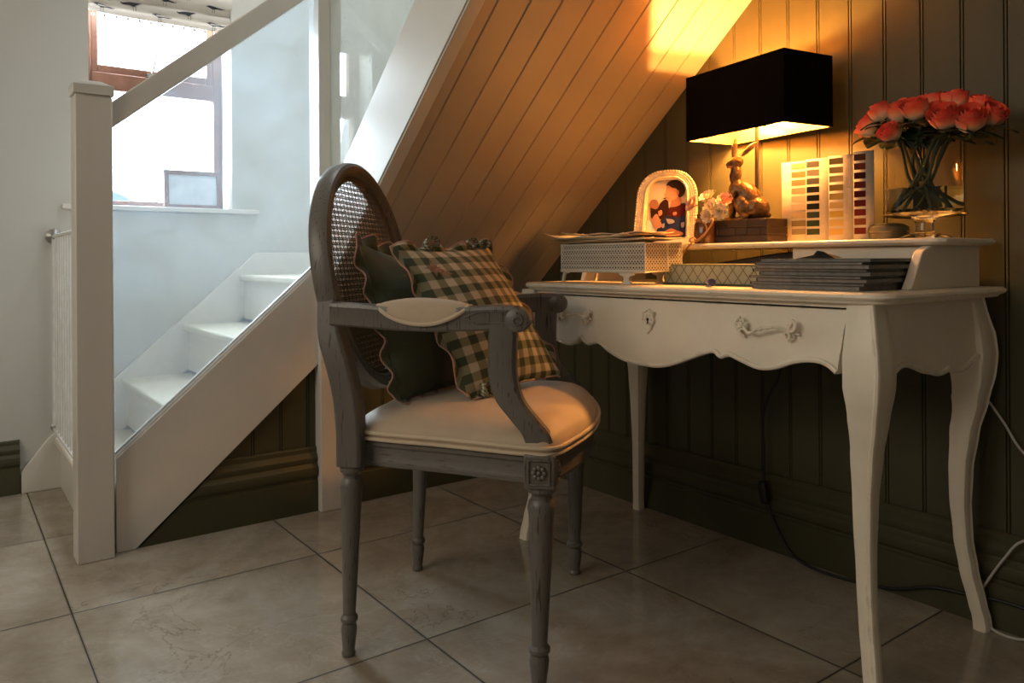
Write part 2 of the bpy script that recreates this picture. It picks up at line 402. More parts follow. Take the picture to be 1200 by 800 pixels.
# ------------------------------------------------------------------ staircase
st = thing('staircase', 'white painted staircase with glass balustrade climbing past the window', 'staircase', (-.15, .15, 0))
SF = .252                                  # outer face of the first-flight stringer
mb = MB().prism([(.150, 0), (.199, 0), (.745, S1*.745+I1), (.745, .792), (.150, .262)], 'x', SF-.036, SF)
mb.build('outer_stringer', M['white'], st, bevel=.002)
mb = MB().prism([(.150, .262), (.745, .792), (.745, .800), (.150, .270)], 'x', SF-.030, SF-.004)
mb.prism([(.150, .2725), (.745, .8025), (.745, .808), (.150, .278)], 'x', SF-.026, SF-.014)
mb.build('glass_bead', M['metalw'], st)
mb = MB().prism([(-.016, 0), (.106, 0), (.13, .10), (YW-.02, 1.25), (1.35, .847), (.813, .847), (-.016+.02, .108), (-.016, .085)][0:1] + [(.106, 0), (.80, .62), (1.60, .62), (1.60, .847), (.813, .847), (.062, .178), (-.016, .074)], 'x', XW+.001, XW+.022)
mb.build('wall_stringer', M['white'], st, bevel=.002)
RISE, GO = .191, .219
for k in range(4):
    yr = .105+GO*k; zt = RISE*(k+1)-.008
    MB().box(XW+.02, .218, yr, yr+.014, zt-RISE+.012 if k else 0, zt-.026).build('riser', M['white'], st)
    y2 = yr+GO+.012 if k < 3 else YW-.02
    MB().box(XW+.02, .218, yr-.020, y2, zt-.026, zt).build('tread', M['tread'], st, bevel=.008, seg=3)
def newel(x0, x1, ya, yb, z1, cap):
    o = MB().box(x0, x1, ya, yb, 0, z1).build('newel_post', M['post'], st, bevel=.003)
    if cap:
        e = .004; c = MB().box(x0-e, x1+e, ya-e, yb+e, z1+.004, z1+.030)
        n0 = len(c.v); cx, cy = (x0+x1)/2, (ya+yb)/2; h = .036
        c.add([(x0-e, ya-e, z1+.030), (x1+e, ya-e, z1+.030), (x1+e, yb+e, z1+.030), (x0-e, yb+e, z1+.030), (cx-h*.6, cy-h*.6, z1+.044), (cx+h*.6, cy-h*.6, z1+.044), (cx+h*.6, cy+h*.6, z1+.044), (cx-h*.6, cy+h*.6, z1+.044)],
              [(0,1,5,4), (1,2,6,5), (2,3,7,6), (3,0,4,7), (4,5,6,7)])
        c.box(x0+.002, x1-.002, ya+.002, yb-.002, z1, z1+.004)
        c.build('post_cap', M['post'], o, bevel=.0015)
newel(.205, .287, .050, .141, 1.262, True)
newel(.190, .272, .743, .823, 2.35, False)
mb = MB().prism([(.139, 1.179), (.745, 1.684), (.745, 1.765), (.139, 1.252)], 'x', .205, .268)
mb.build('handrail', M['post'], st, bevel=.004)
mb = MB().prism([(.140, .268), (.744, .800), (.744, 1.690), (.140, 1.185)], 'x', .229, .235)
mb.build('glass_panel', M['balus'], st)
mb = MB().prism([(.262, S2*.262+I2-.004), (2.3, S2*2.3+I2-.004), (2.3, S2*2.3+I2+.290), (.262, S2*.262+I2+.290)], 'y', .762, .802)
mb.build('upper_stringer', M['white'], st, bevel=.002)
mb = MB().prism([(.262, S2*.262+I2+.002), (2.3, S2*2.3+I2+.002), (2.3, S2*2.3+I2+.012), (.262, S2*.262+I2+.012)], 'y', .757, .763)
mb.build('stringer_bead', M['white'], st)
mb = MB().prism([(.272, S2*.272+I2+.29), (2.2, S2*2.2+I2+.29), (2.2, S2*2.2+I2+1.0), (.272, S2*.272+I2+1.0)], 'y', .780, .786)
mb.build('glass_panel', M['balus'], st)
mb = MB().prism([(.262, S2*.262+I2+1.0), (2.2, S2*2.2+I2+1.0), (2.2, S2*2.2+I2+1.07), (.262, S2*.262+I2+1.07)], 'y', .752, .814)
mb.build('upper_handrail', M['post'], st, bevel=.004)

# stair gate
gt = thing('stair_gate', 'white metal bar gate across the foot of the stairs', 'gate', (-.18, .09, .21))
gy = .088
mb = MB().tube([(-.555, gy, .215), (-.555, gy, .905), (.19, gy, .905), (.19, gy, .215)], .010, 10, closed=True); mb.build('frame', M['metalw'], gt)
for i in range(11):
    x = -.50+i*.062
    MB().tube([(x, gy, .215), (x, gy, .905)], .0065, 8).build('bar', M['metalw'], gt)
Mx = Matrix.Translation((XW, gy, .905)) @ Matrix.Rotation(PI/2, 4, 'Y')
MB().lathe([(.024, 0), (.027, .004), (.027, .010), (.020, .016), (.011, .022), (.011, .045)], M=Mx, n=20).build('wall_cup', M['metalg'], gt)
Mx = Matrix.Translation((XW+.022, gy, .222)) @ Matrix.Rotation(PI/2, 4, 'Y')
MB().lathe([(.016, 0), (.016, .006), (.009, .012), (.009, .03)], M=Mx, n=16).build('wall_cup', M['metalg'], gt)

# ------------------------------------------------------------------ window
wx = XW-.135
wn = thing('window_1', 'small brown wooden casement window above the stairs', 'window', (wx, .46, 1.03)); wn['kind'] = 'structure'
a0, a1, b0, b1 = oy0, oy1, 1.024, 2.0
mb = MB()
for (ya, yb, za, zb) in ((a0, a0+.028, b0, b1), (a1-.034, a1, b0, b1), (a0+.028, a1-.034, b0, b0+.03), (a0+.028, a1-.034, b1-.04, b1)): mb.box(wx-.06, wx, ya, yb, za, zb)
mb.build('window_frame', M['wood'], wn, bevel=.003)
MB().box(wx-.06, wx+.006, a0+.0285, a1-.0345, 1.484, 1.5515).build('transom', M['wood'], wn, bevel=.004)
mb = MB()
for (ya, yb, za, zb) in ((a0+.028, a0+.052, 1.552, 1.96), (a1-.06, a1-.034, 1.552, 1.96), (a0+.052, a1-.06, 1.552, 1.582), (a0+.052, a1-.06, 1.92, 1.96)): mb.box(wx-.045, wx-.004, ya, yb, za, zb)
mb.build('casement', M['wood'], wn, bevel=.003)
MB().box(wx-.03, wx-.026, a0+.05, a1-.058, 1.58, 1.93).build('pane', M['pane'], wn)
MB().box(wx-.03, wx-.026, a0+.026, a1-.032, 1.05, 1.49).build('pane', M['pane'], wn)
mb = MB().tube([(wx+.004, .445, 1.562), (wx+.012, .452, 1.585), (wx+.016, .468, 1.672)], .004, 8); mb.box(wx-.004, wx+.008, .43, .462, 1.555, 1.57)
mb.build('window_stay', M['metalg'], wn)
MB().box(wx+.002, XW+.028, .113, .824, 1.006, 1.024).build('window_sill', M['white'], wn, bevel=.003)
MB().box(wx-.03, wx-.024, .468, .472, 1.05, 1.49).build('lead_line', M['metalg'], wn)
# roman blind
bl = thing('roman_blind', 'cream roman blind with black bird print, gathered at the window top', 'blind', (XW-.03, .46, 1.76))
def bird_mat():
    return plain('black bird print', (.03,.03,.04), .8)
M['blind'] = fabric('cream blind cloth', (.62,.58,.52), .9, 500, .08); M['bird'] = bird_mat()
def blindfold(z0, z1, xo, seed):
    mb = MB(); y0b, y1b = oy0+.003, oy1+.004
    def sec(t):   # bulging fold cross-section
        a = -PI/2 + PI*t
        return xo + .030*math.cos(a), z0 + (z1-z0)*t + .004*math.sin(4*PI*t)
    def fn(u, t):
        x, z = sec(t); y = y0b+(y1b-y0b)*u
        return V(x+.004*math.sin(u*9+seed), y, z-.006*math.sin(u*PI))
    mb.grid(fn, 24, 10); mb.grid(lambda u, t: V(xo-.004, y0b+(y1b-y0b)*u, z0+(z1-z0)*t), 24, 2)
    rnd = random.Random(seed)
    for i in range(5):
        uc = .1+.19*i+rnd.uniform(-.03, .03); tc = .3+.35*(i % 2); s = .030
        def P(du, dt):
            p = fn(uc+du*s/.52, tc+dt*s/(z1-z0)*.8); return p+V(.0025, 0, 0)
        body = [(-1.0,.15), (-.55,.30), (.1,.2), (.55,.02), (1.35,-.25), (1.45,-.1), (1.5,-.3), (1.2,-.42), (.5,-.38), (0,-.5), (-.45,-.22)]
        if i % 2: body = [(-a, b) for a, b in body][::-1]
        mb.add([P(a, b) for a, b in body], [list(range(len(body)))], 1)
        for lg in (-.1, .2): mb.add([P(lg, -.42), P(lg+.05, -.42), P(lg+.12, -.95), P(lg+.07, -.95)], [(0,1,2,3)], 1)
    return mb
blindfold(1.757, 1.830, XW-.032, 3).build('lower_fold', [M['blind'], M['bird']], bl, fixn=False)
blindfold(1.815, 1.915, XW-.026, 11).build('upper_fold', [M['blind'], M['bird']], bl, fixn=False)
blindfold(1.895, 2.02, XW-.032, 17).build('top_fold', [M['blind'], M['bird']], bl, fixn=False)
for i in range(13):
    mb = MB()
    y = oy0+.02+i*.0405; mb.ball((XW-.036, y, 1.746), .0062, 8, 6); mb.tube([(XW-.036, y, 1.748), (XW-.036, y, 1.762)], .001, 5)
    mb.build('bead', M['blind'], bl)
# picture on the sill
pf = thing('small_picture', 'small brown framed picture standing on the window sill', 'picture', (-.655, .59, 1.024), math.radians(-2))
Mt = Matrix.Rotation(math.radians(-7), 4, 'Y')
mb = MB(); hw, hh = .112, .158
for b in ((-hw, -hw+.018, 0, hh), (hw-.022, hw, 0, hh), (-hw, hw, 0, .018), (-hw, hw, hh-.018, hh)): mb.box(-.008, .008, b[0], b[1], b[2], b[3], M=Mt)
mb.build('frame', M['wood'], pf, local=True, bevel=.002)
MB().box(-.004, .002, -hw+.016, hw-.02, .016, hh-.016, M=Mt).build('print', plain('pale blue print', (.55,.62,.70), .3, var=.15, scale=25), pf, local=True)
# view outside: a pale parked car and a shrub
cr = thing('parked_car', 'pale parked car seen blurred through the window, behind the post', 'car', (-4.2, .35, 0))
cm = plain('white car paint', (.75,.78,.82), .25)
MB().prism(sp2([(-1.6,.45), (-1.6,.95), (-1.2,1.05), (-.7,1.18), (.6,1.20), (1.15,1.13), (1.3,.9), (1.3,.45)], 5), 'x', -4.9, -3.9).build('car_body', cm, cr, bevel=.05)
MB().prism(sp2([(-.9,1.16), (-.6,1.33), (0,1.39), (.6,1.385), (.9,1.34), (1.13,1.14)], 5), 'x', -4.8, -4.0).build('car_window', plain('blue tinted glass', (.10,.15,.20), .3), cr, bevel=.03)
for yy in (-1.05, .75):
    Mx = Matrix.Translation((-3.9, yy, .32)) @ Matrix.Rotation(PI/2, 4, 'Y')
    MB().lathe([(.30, -.2), (.32, -.16), (.32, 0), (.22, .01), (.0, .012)], M=Mx, n=24).build('wheel', M['black'], cr)
struct(MB().box(-14, XW-.25, -9, 9, -.08, -.02), 'ground', plain('pale paving', (.5,.5,.5), .9), 'pale paving outside the window', 'ground')

# ------------------------------------------------------------------ desk
ZT = .746
dk = thing('writing_desk', 'distressed ivory writing desk with cabriole legs and raised back shelf', 'desk', (1.39, 1.35, 0))
DX0, DX1, DY0, DY1 = .878, 1.900, 1.126, 1.590
# table top with shaped corners
def top_poly(x0, x1, ya, yb):
    pts = [(x0, yb)]
    pts += [(x0, ya+.055), (x0+.004, ya+.040), (x0+.014, ya+.022), (x0+.030, ya+.012), (x0+.060, ya+.006)]
    n = 30
    for i in range(n+1):
        t = i/n; x = x0+.09+(x1-x0-.18)*t; pts.append((x, ya+.006-.007*math.sin(PI*t)))
    pts += [(x1-.060, ya+.006), (x1-.030, ya+.012), (x1-.014, ya+.022), (x1-.004, ya+.040), (x1, ya+.055), (x1, yb)]
    return pts
def slab(poly, prof, name, mat, parent):
    mb = MB(); n = len(poly); cx = sum(p[0] for p in poly)/n; cy = sum(p[1] for p in poly)/n
    rings = []
    P = [Vector((a, b, 0)) for a, b in poly]
    nor = []
    for i in range(n):
        e1 = (P[i]-P[i-1]).normalized(); e2 = (P[(i+1) % n]-P[i]).normalized()
        t = (e1+e2).normalized(); nn = V(t.y, -t.x, 0); k = max(.5, nn.dot(V(e1.y, -e1.x, 0))); nor.append(nn/k)
    # make sure outward
    if (P[0]+nor[0]*.01-V(cx,cy,0)).length < (P[0]-V(cx,cy,0)).length: nor = [-q for q in nor]
    vs = []
    for ins, z in prof:
        for p, q in zip(P, nor): vs.append(V(p.x-q.x*ins, p.y-q.y*ins, z))
    k = len(prof)
    fs = [(j*n+i, j*n+(i+1) % n, (j+1)*n+(i+1) % n, (j+1)*n+i) for j in range(k-1) for i in range(n)]
    fs += [list(range(n))[::-1], [(k-1)*n+i for i in range(n)]]
    mb.add(vs, fs); return mb.build(name, mat, parent, ang=30)
slab(top_poly(.853, 1.937, 1.098, 1.607), [(.016, ZT-.022), (.012, ZT-.020), (.010, ZT-.016), (.003, ZT-.013), (0, ZT-.009), (.001, ZT-.004), (.006, ZT)], 'table_top', M['desk'], dk)
# cabriole legs
Dt = [(0, .016), (.02, .014), (.06, .004), (.13, -.012), (.20, -.0225), (.27, -.025), (.35, -.021), (.43, -.008), (.50, .012), (.56, .027), (.60, .031), (.64, .027), (.68, .014), (.70, .008), (.726, .002)]
Wt = [(0, .033), (.03, .032), (.13, .033), (.22, .034), (.35, .041), (.45, .050), (.52, .062), (.57, .074), (.62, .075), (.70, .060), (.726, .056)]
def legmb(cx, cy, sx, sy, thin=1):
    mb = MB(); n = 46; vs = []; K = None
    for i in range(n+1):
        z = .726*i/n; d = lerp(Dt, z)/math.sqrt(2); w = lerp(Wt, z)*thin
        ox, oy = cx+sx*d, cy+sy*d
        r = .010
        # outer corner keeps a raised ridge (bead) as on the real leg
        q = [(0, .006), (.0015, .0015), (.006, 0), (.010, .0035), (w*.5, .001), (w-r, .003), (w-.003, .006), (w, r), (w-.001, w*.5), (w-.004, w-r), (w-r*.4, w-.002), (w-r, w)]
        q2 = [(b, a) for a, b in q[::-1]]
        sec = q + q2[1:-1][::1]
        # build closed loop: along x edge, then back along y edge
        loop = [(0,.006), (.0015,.0015), (.006,0), (.010,.003), (w*.5,.0008), (w-r,.002), (w-.003,.004), (w,r), (w,w*.6), (w-.003,w-.003), (w*.6,w), (r,w), (.004,w-.003), (.002,w-r), (.0008,w*.5), (.003,.010)]
        for a, b in loop: vs.append((ox-sx*a, oy-sy*b, z))
    k = 16
    fs = [(j*k+i, j*k+(i+1) % k, (j+1)*k+(i+1) % k, (j+1)*k+i) for j in range(n) for i in range(k)]
    fs += [list(range(k)), [n*k+i for i in range(k)]]
    return mb.add(vs, fs)
for cx, cy, sx, sy in ((DX1, DY0, 1, -1), (DX1, DY1-.004, 1, 1), (DX0-.026, DY0-.005, -1, -1), (DX0-.020, DY1-.004, -1, 1)):
    legmb(cx, cy, sx, sy).build('leg', M['desk'], dk, ang=28)
# scalloped drawer front / aprons, gently bombe
def bow(z): return lerp([(.54, .016), (.60, .018), (.66, .009), (.715, 0), (.74, 0)], z)
def apron(poly_bot, ztop, fn, th, name, mat, edge=True):
    """poly_bot: list of (s,z) along the bottom edge; fn(s,z,depth)->point"""
    mb = MB(); n = len(poly_bot); rows = 6; vs = []
    for dep in (0, th):
        for s_, zb in poly_bot:
            for j in range(rows+1): vs.append(fn(s_, zb+(ztop-zb)*j/rows, dep))
    k = rows+1; o = n*k; fs = []
    for i in range(n-1):
        for j in range(rows):
            a = i*k+j; fs += [(a, a+k, a+k+1, a+1), (o+a, o+a+1, o+a+k+1, o+a+k)]
        fs += [(i*k, o+i*k, o+(i+1)*k, (i+1)*k), (i*k+rows, (i+1)*k+rows, o+(i+1)*k+rows, o+i*k+rows)]
    for j in range(rows): fs += [(j, j+1, o+j+1, o+j), ((n-1)*k+j, o+(n-1)*k+j, o+(n-1)*k+j+1, (n-1)*k+j+1)]
    mb.add(vs, fs); ob = mb.build(name, mat, dk, ang=30)
    if edge:
        path = [fn(s_, zb+.004, -.001) for s_, zb in poly_bot]
        MB().tube(path, .0055, 8).build('scallop_moulding', M['desk'], ob)
    return ob
half = [(.952, .611), (.975, .602), (1.005, .595), (1.041, .585), (1.075, .583), (1.097, .590), (1.116, .606), (1.124, .600), (1.145, .589), (1.185, .596), (1.225, .577), (1.27, .562), (1.312, .557), (1.38, .556), (1.43, .566), (1.49, .588), (1.53, .602), (1.552, .606), (1.570, .596), (1.590, .603), (1.622, .594), (1.665, .583), (1.705, .588), (1.745, .603), (1.785, .610), (1.815, .606), (1.838, .592)]
fb = [(p.x, p.z) for p in spline([(a, 0, b) for a, b in half], 4)]
xl, xr = .948, 1.842
dr = apron(fb, .712, lambda s_, z, d: V(s_+max(0, min(1, (s_-1.75)/.088))*(z-.60)*.10, DY0+.004-bow(z)+d, z), .018, 'drawer', M['desk'])
MB().box(DX0+.03, DX1-.03, DY0+.006, DY0+.03, .716, ZT-.021).build('front_rail', M['desk'], dk)
MB().box(xl, xr, DY0+.02, DY0+.03, .56+.05, .72).build('drawer_gap', M['black'], dr)
sideb = [(1.180, .585), (1.200, .592), (1.225, .602), (1.255, .603), (1.305, .593), (1.345, .581), (1.38, .575), (1.405, .577), (1.419, .582), (1.432, .576), (1.465, .573), (1.495, .577), (1.53, .590), (1.555, .598), (1.575, .597)]
sb = [(p.y, p.z) for p in spline([(0, a, b) for a, b in sideb], 4)]
apron(sb, ZT-.021, lambda s_, z, d: V(DX1-.002+bow(z)*.5-d, s_-.02, z), .018, 'side_panel', M['desk'])
apron(sb, ZT-.021, lambda s_, z, d: V(DX0-.004-bow(z)*.5+d, s_-.02, z), .018, 'side_panel', M['desk'])
MB().box(DX0+.02, DX1-.03, DY1-.03, DY1-.012, .60, ZT-.021).build('back_rail', M['desk'], dk)
# handles: leafy scroll clusters joined by a bail
def curl(mb, c, r0, a0, turns, r=.0023, flip=1, y=0):
    pts = []; n = 18; rad = []
    for i in range(n+1):
        t = i/n; a = a0+flip*turns*2*PI*t; rr = r0*(1-.72*t)
        pts.append(V(c[0]+rr*math.cos(a), c[1]-.006*math.sin(PI*t), c[2]+rr*math.sin(a))); rad.append(r*(1.25-.45*t))
    mb.tube(pts, rad, 7)
def leaf_flat(mb, c, ang, ln, wd, th=.004):
    R3 = Matrix.Rotation(-ang, 3, 'Y'); mb.ball(Vector(c)+R3@V(ln/2, 0, 0), (ln/2, th, wd/2), 10, 6, R3)
def handle(xa, xb, z):
    mb = MB(); y = DY0-.013
    for x, s_ in ((xa, 1), (xb, -1)):
        c = V(x, y, z)
        for ang, ln in ((2.5, .022), (1.7, .020), (3.5, .022), (4.2, .019), (.9, .015), (-1.0, .020)):
            a = ang if s_ > 0 else PI-ang
            leaf_flat(mb, c, a, ln, .0075, .003)
        curl(mb, (x-s_*.006, y-.003, z+.007), .013, PI/2, .9, .003, s_)
        curl(mb, (x+s_*.004, y-.003, z-.009), .010, -PI/2, .8, .0028, -s_)
        mb.ball(c, (.010, .007, .009), 10, 6)
    m = (xa+xb)/2
    mb.tube(spline([(xa, y-.004, z+.004), (xa+.022, y-.014, z-.010), (m-.012, y-.020, z-.003), (m, y-.021, z+.002), (m+.012, y-.020, z+.003), (xb-.022, y-.014, z+.006), (xb, y-.004, z-.002)], 6), [.0026+.0009*abs(math.cos(i*.5)) for i in range(37)], 8)
    mb.ball((m, y-.021, z+.001), (.006, .0055, .0055), 10, 6)
    mb.build('handle', M['desk'], dr)
handle(1.628, 1.738, .667); handle(1.036, 1.136, .661)
mb = MB(); ey = DY0-.006; ez = .662
out = sp2([(0,.030), (.010,.024), (.019,.022), (.016,.012), (.020,.002), (.014,-.008), (.011,-.018), (.004,-.024), (0,-.031), (-.004,-.024), (-.011,-.018), (-.014,-.008), (-.020,.002), (-.016,.012), (-.019,.022), (-.010,.024), (0,.030)], 3)[:-1]
mb.prism([(1.352+a, ez+b) for a, b in out], 'y', ey-.004, ey+.012)
mb.tube([(1.352+a*.94, ey-.005, ez+b*.94) for a, b in out], .0022, 6, closed=True)
for i in range(6): mb.ball((1.352+.010*math.cos(i*1.05), ey-.005, ez+.004+.011*math.sin(i*1.05)), .003, 8, 5)
es = mb.build('escutcheon', M['desk'], dr, bevel=.001)
mb = MB().lathe([(.0001, 0), (.0035, 0), (.0035, .001), (.0001, .001)], M=Matrix.Translation((1.352, ey-.0052, ez+.005)) @ Matrix.Rotation(PI/2, 4, 'X'), n=12)
mb.box(1.3505, 1.3535, ey-.0062, ey-.0052, ez-.006, ez+.005); mb.build('keyhole', M['black'], es)
# raised shelf
ZH = .850
slab([(.865, 1.604), (.865, 1.375), (.875, 1.363), (.89, 1.358), (1.885, 1.358), (1.905, 1.364), (1.917, 1.378), (1.918, 1.604)][::-1], [(.010, ZH-.015), (.004, ZH-.012), (0, ZH-.008), (.002, ZH-.003), (.006, ZH)], 'shelf', M['desk'], dk)
for x in (1.878, .878):
    pts = sp2([(1.288, ZT), (1.310, ZT+.030), (1.326, ZT+.056), (1.345, ZT+.078), (1.385, ZH-.013)] if x > 1 else [(1.330, ZT), (1.338, ZT+.030), (1.346, ZT+.056), (1.356, ZT+.078), (1.385, ZH-.013)], 5) + [(1.595, ZH-.013), (1.595, ZT)]
    MB().prism(pts, 'x', x-.009, x+.010).build('shelf_side', M['desk'], dk, bevel=.002)
MB().box(1.566, 1.869, 1.585, 1.597, ZT, ZH-.014).build('shelf_back', M['desk'], dk)
MB().box(1.560, 1.570, 1.392, 1.585, ZT, ZH-.014).build('divider', M['desk'], dk)
MB().box(1.566, 1.868, 1.386, 1.398, ZT+.003, ZH-.016).build('small_drawer', M['desk'], dk, bevel=.0015)

# ------------------------------------------------------------------ armchair
ch = thing('armchair', 'grey painted oval cane-back armchair with beige linen seat', 'armchair', (1.16, .73, 0), math.radians(-48))
def cb(mb, name, mat, parent=None, **k): return mb.build(name, mat, parent or ch, local=True, **k)
# local: x = -u (near arm x>0), y = facing, z
def leg_lathe(r, top, foot):
    return [(r*.80, foot), (r*.88, foot+.006), (r*.74, foot+.012), (r*.98, foot+.050), (r*1.0, foot+.058), (r*.84, foot+.068), (r*1.08, foot+.074), (r*1.08, foot+.080), (r*.82, foot+.086),
            (r*.80, foot+.090), (r*1.30, top-.055), (r*1.42, top-.042), (r*1.30, top-.030), (r*1.05, top-.024), (r*1.05, top-.018), (r*1.48, top-.010), (r*1.50, top-.003), (r*1.2, top)]
def chair_leg(x, y, xt, yt, r, top):
    mb = MB(); pr = leg_lathe(r, top, 0); n = 20; vs = []
    for q, z in pr:
        t = z/top; cx = x+(xt-x)*t; cy = y+(yt-y)*t
        for i in range(n): a = 2*PI*i/n; vs.append((cx+q*math.cos(a), cy+q*math.sin(a), z))
    k = len(pr); mb.add(vs, [(j*n+i, j*n+(i+1) % n, (j+1)*n+(i+1) % n, (j+1)*n+i) for j in range(k-1) for i in range(n)] + [list(range(n))[::-1], [(k-1)*n+i for i in range(n)]])
    return cb(mb, 'leg', M['chair'], ang=30)
FU, FVv = .268, .213
for s_ in (1, -1):
    chair_leg(s_*.222, -.200, s_*.226, -.188, .0165, .392)
    chair_leg(s_*.276, .206, s_*FU, FVv, .0190, .385)
    # front corner block with carved rosette
    x, y = s_*FU, FVv
    bl_ = cb(MB().box(x-.030, x+.030, y-.030, y+.030, .383, .448), 'corner_block', M['chair'], bevel=.004)
    mb = MB()
    for sx, sy in ((s_, 0), (0, 1)):
        Mx = Matrix.Translation((x+sx*.030, y+sy*.030, .415)) @ (Matrix.Rotation(sx*PI/2, 4, 'Y') if sx else Matrix.Rotation(-PI/2, 4, 'X'))
        mb.tube([Mx @ V(a, b, .001) for a, b in ((-.022,-.020), (.022,-.020), (.022,.020), (-.022,.020))], .003, 6, closed=True)
        for i in range(8):
            a = i*PI/4; mb.ball(Mx @ V(.010*math.cos(a), .010*math.sin(a), .002), .005, 8, 5)
        mb.ball(Mx @ V(0,0,.003), .005, 8, 5)
    cb(mb, 'rosette', M['chair'], bl_)
# seat outline (x, y), counter clockwise from rear left
def seat_outline(ins=0):
    pts = [(-.205, -.170), (-.247, .02), (-.283, .185), (-.275, .235), (-.21, .258), (-.11, .279), (0, .287), (.11, .279), (.21, .258), (.275, .235), (.283, .185), (.247, .02), (.205, -.170), (.10, -.188), (0, -.192), (-.10, -.188)]
    sp = spline([(a, b, 0) for a, b in pts], 6, True); c = V(0, .04, 0)
    return [c+(p-c)*(1-ins/.26) for p in sp]
def ring_solid(o1, levels, mb):
    n = len(o1(0)); vs = []
    for ins, z in levels: vs += [V(p.x, p.y, z) for p in o1(ins)]
    k = len(levels)
    mb.add(vs, [(j*n+i, j*n+(i+1) % n, (j+1)*n+(i+1) % n, (j+1)*n+i) for j in range(k-1) for i in range(n)] + [list(range(n))[::-1], [(k-1)*n+i for i in range(n)]])
    return mb
cb(ring_solid(seat_outline, [(.012, .388), (.004, .390), (.002, .398), (.004, .402), (.004, .428), (.000, .432), (.000, .440), (.01, .445)], MB()), 'seat_rail', M['rail'], ang=40)
# upholstered seat: domed
def dome_levels():
    lv = [(-.002, .444), (-.006, .452), (-.006, .462), (.000, .474), (.012, .486), (.035, .498), (.07, .507), (.12, .512), (.18, .514), (.24, .515)]
    return lv
seat = cb(ring_solid(seat_outline, dome_levels(), MB()), 'seat', M['linen'], ang=70)
mb = MB()
for ins, z in ((-.007, .447), (-.008, .459)): mb.tube([V(p.x, p.y, z) for p in seat_outline(ins)], .0040, 8, closed=True)
cb(mb, 'piping', M['linen_pipe'], seat)
# oval back
def backp(x, z, d=0):     # plane leaning back, d = offset forward of mid plane
    return V(x, -.244-.175*(z-.775)+d, z)
ZO, AO, BO = .777, .243, .263
ringp = []; fr = []
N = 72
for i in range(N):
    a = 2*PI*i/N; p = backp(AO*.915*math.cos(a), ZO+BO*.915*math.sin(a)); ringp.append(p)
    nrm = V(0, 1, .175).normalized()
    q = backp(AO*math.cos(a)*1.2, ZO+BO*math.sin(a)*1.2)
    rad = (q-p); rad = (rad-nrm*rad.dot(nrm)).normalized(); fr.append((rad, nrm))
prof = [(-.011, -.014), (-.008, -.019), (.018, -.022), (.022, -.016), (.022, .010), (.018, .020), (.010, .024), (.001, .022), (-.003, .017), (-.005, .017), (-.008, .014), (-.011, .010)]
bk = cb(MB().sweep(ringp, prof, closed=True, frames=fr), 'back_frame', M['chair'], ang=35)
# cane: woven ribbons clipped to an ellipse
mb = MB(); ea, eb = AO*.915-.006, BO*.915-.006; nrm = V(0,1,.175).normalized()
def ribbon(p0, p1, w, lift):
    n = 6; pts = [p0+(p1-p0)*i/n for i in range(n+1)]; d = (p1-p0).normalized(); sd = V(-d[1], d[0])
    vs = []
    for p in pts:
        for s_ in (-1, 1):
            q = p+sd*w/2*s_; vs.append(backp(q[0], ZO+q[1], .004+lift))
    mb.add(vs, [(2*i, 2*i+1, 2*i+3, 2*i+2) for i in range(n)])
def chord(nx, ny, c):     # line nx*x+ny*y=c clipped by ellipse
    k = math.sqrt((nx*ea)**2+(ny*eb)**2)
    if abs(c) >= k*.995: return None
    th = math.acos(c/k); ph = math.atan2(ny*eb, nx*ea)
    return Vector((ea*math.cos(ph+th), eb*math.sin(ph+th))), Vector((ea*math.cos(ph-th), eb*math.sin(ph-th)))
pit = .0118
for i in range(-22, 23):
    for o in (-.0019, .0019):
        r = chord(0, 1, i*pit+o)
        if r: ribbon(*r, .0026, .0004)
        r = chord(1, 0, i*.0190+o)
        if r: ribbon(*r, .0024, -.0004)
for i in range(-44, 45):
    for sg in (1, -1):
        q = math.sqrt(.5); r = chord(q, sg*q, (i+.5)*pit*q)
        if r: ribbon(*r, .0015, .0009*sg)
cb(mb, 'cane_panel', M['cane'], fixn=False, ang=180)
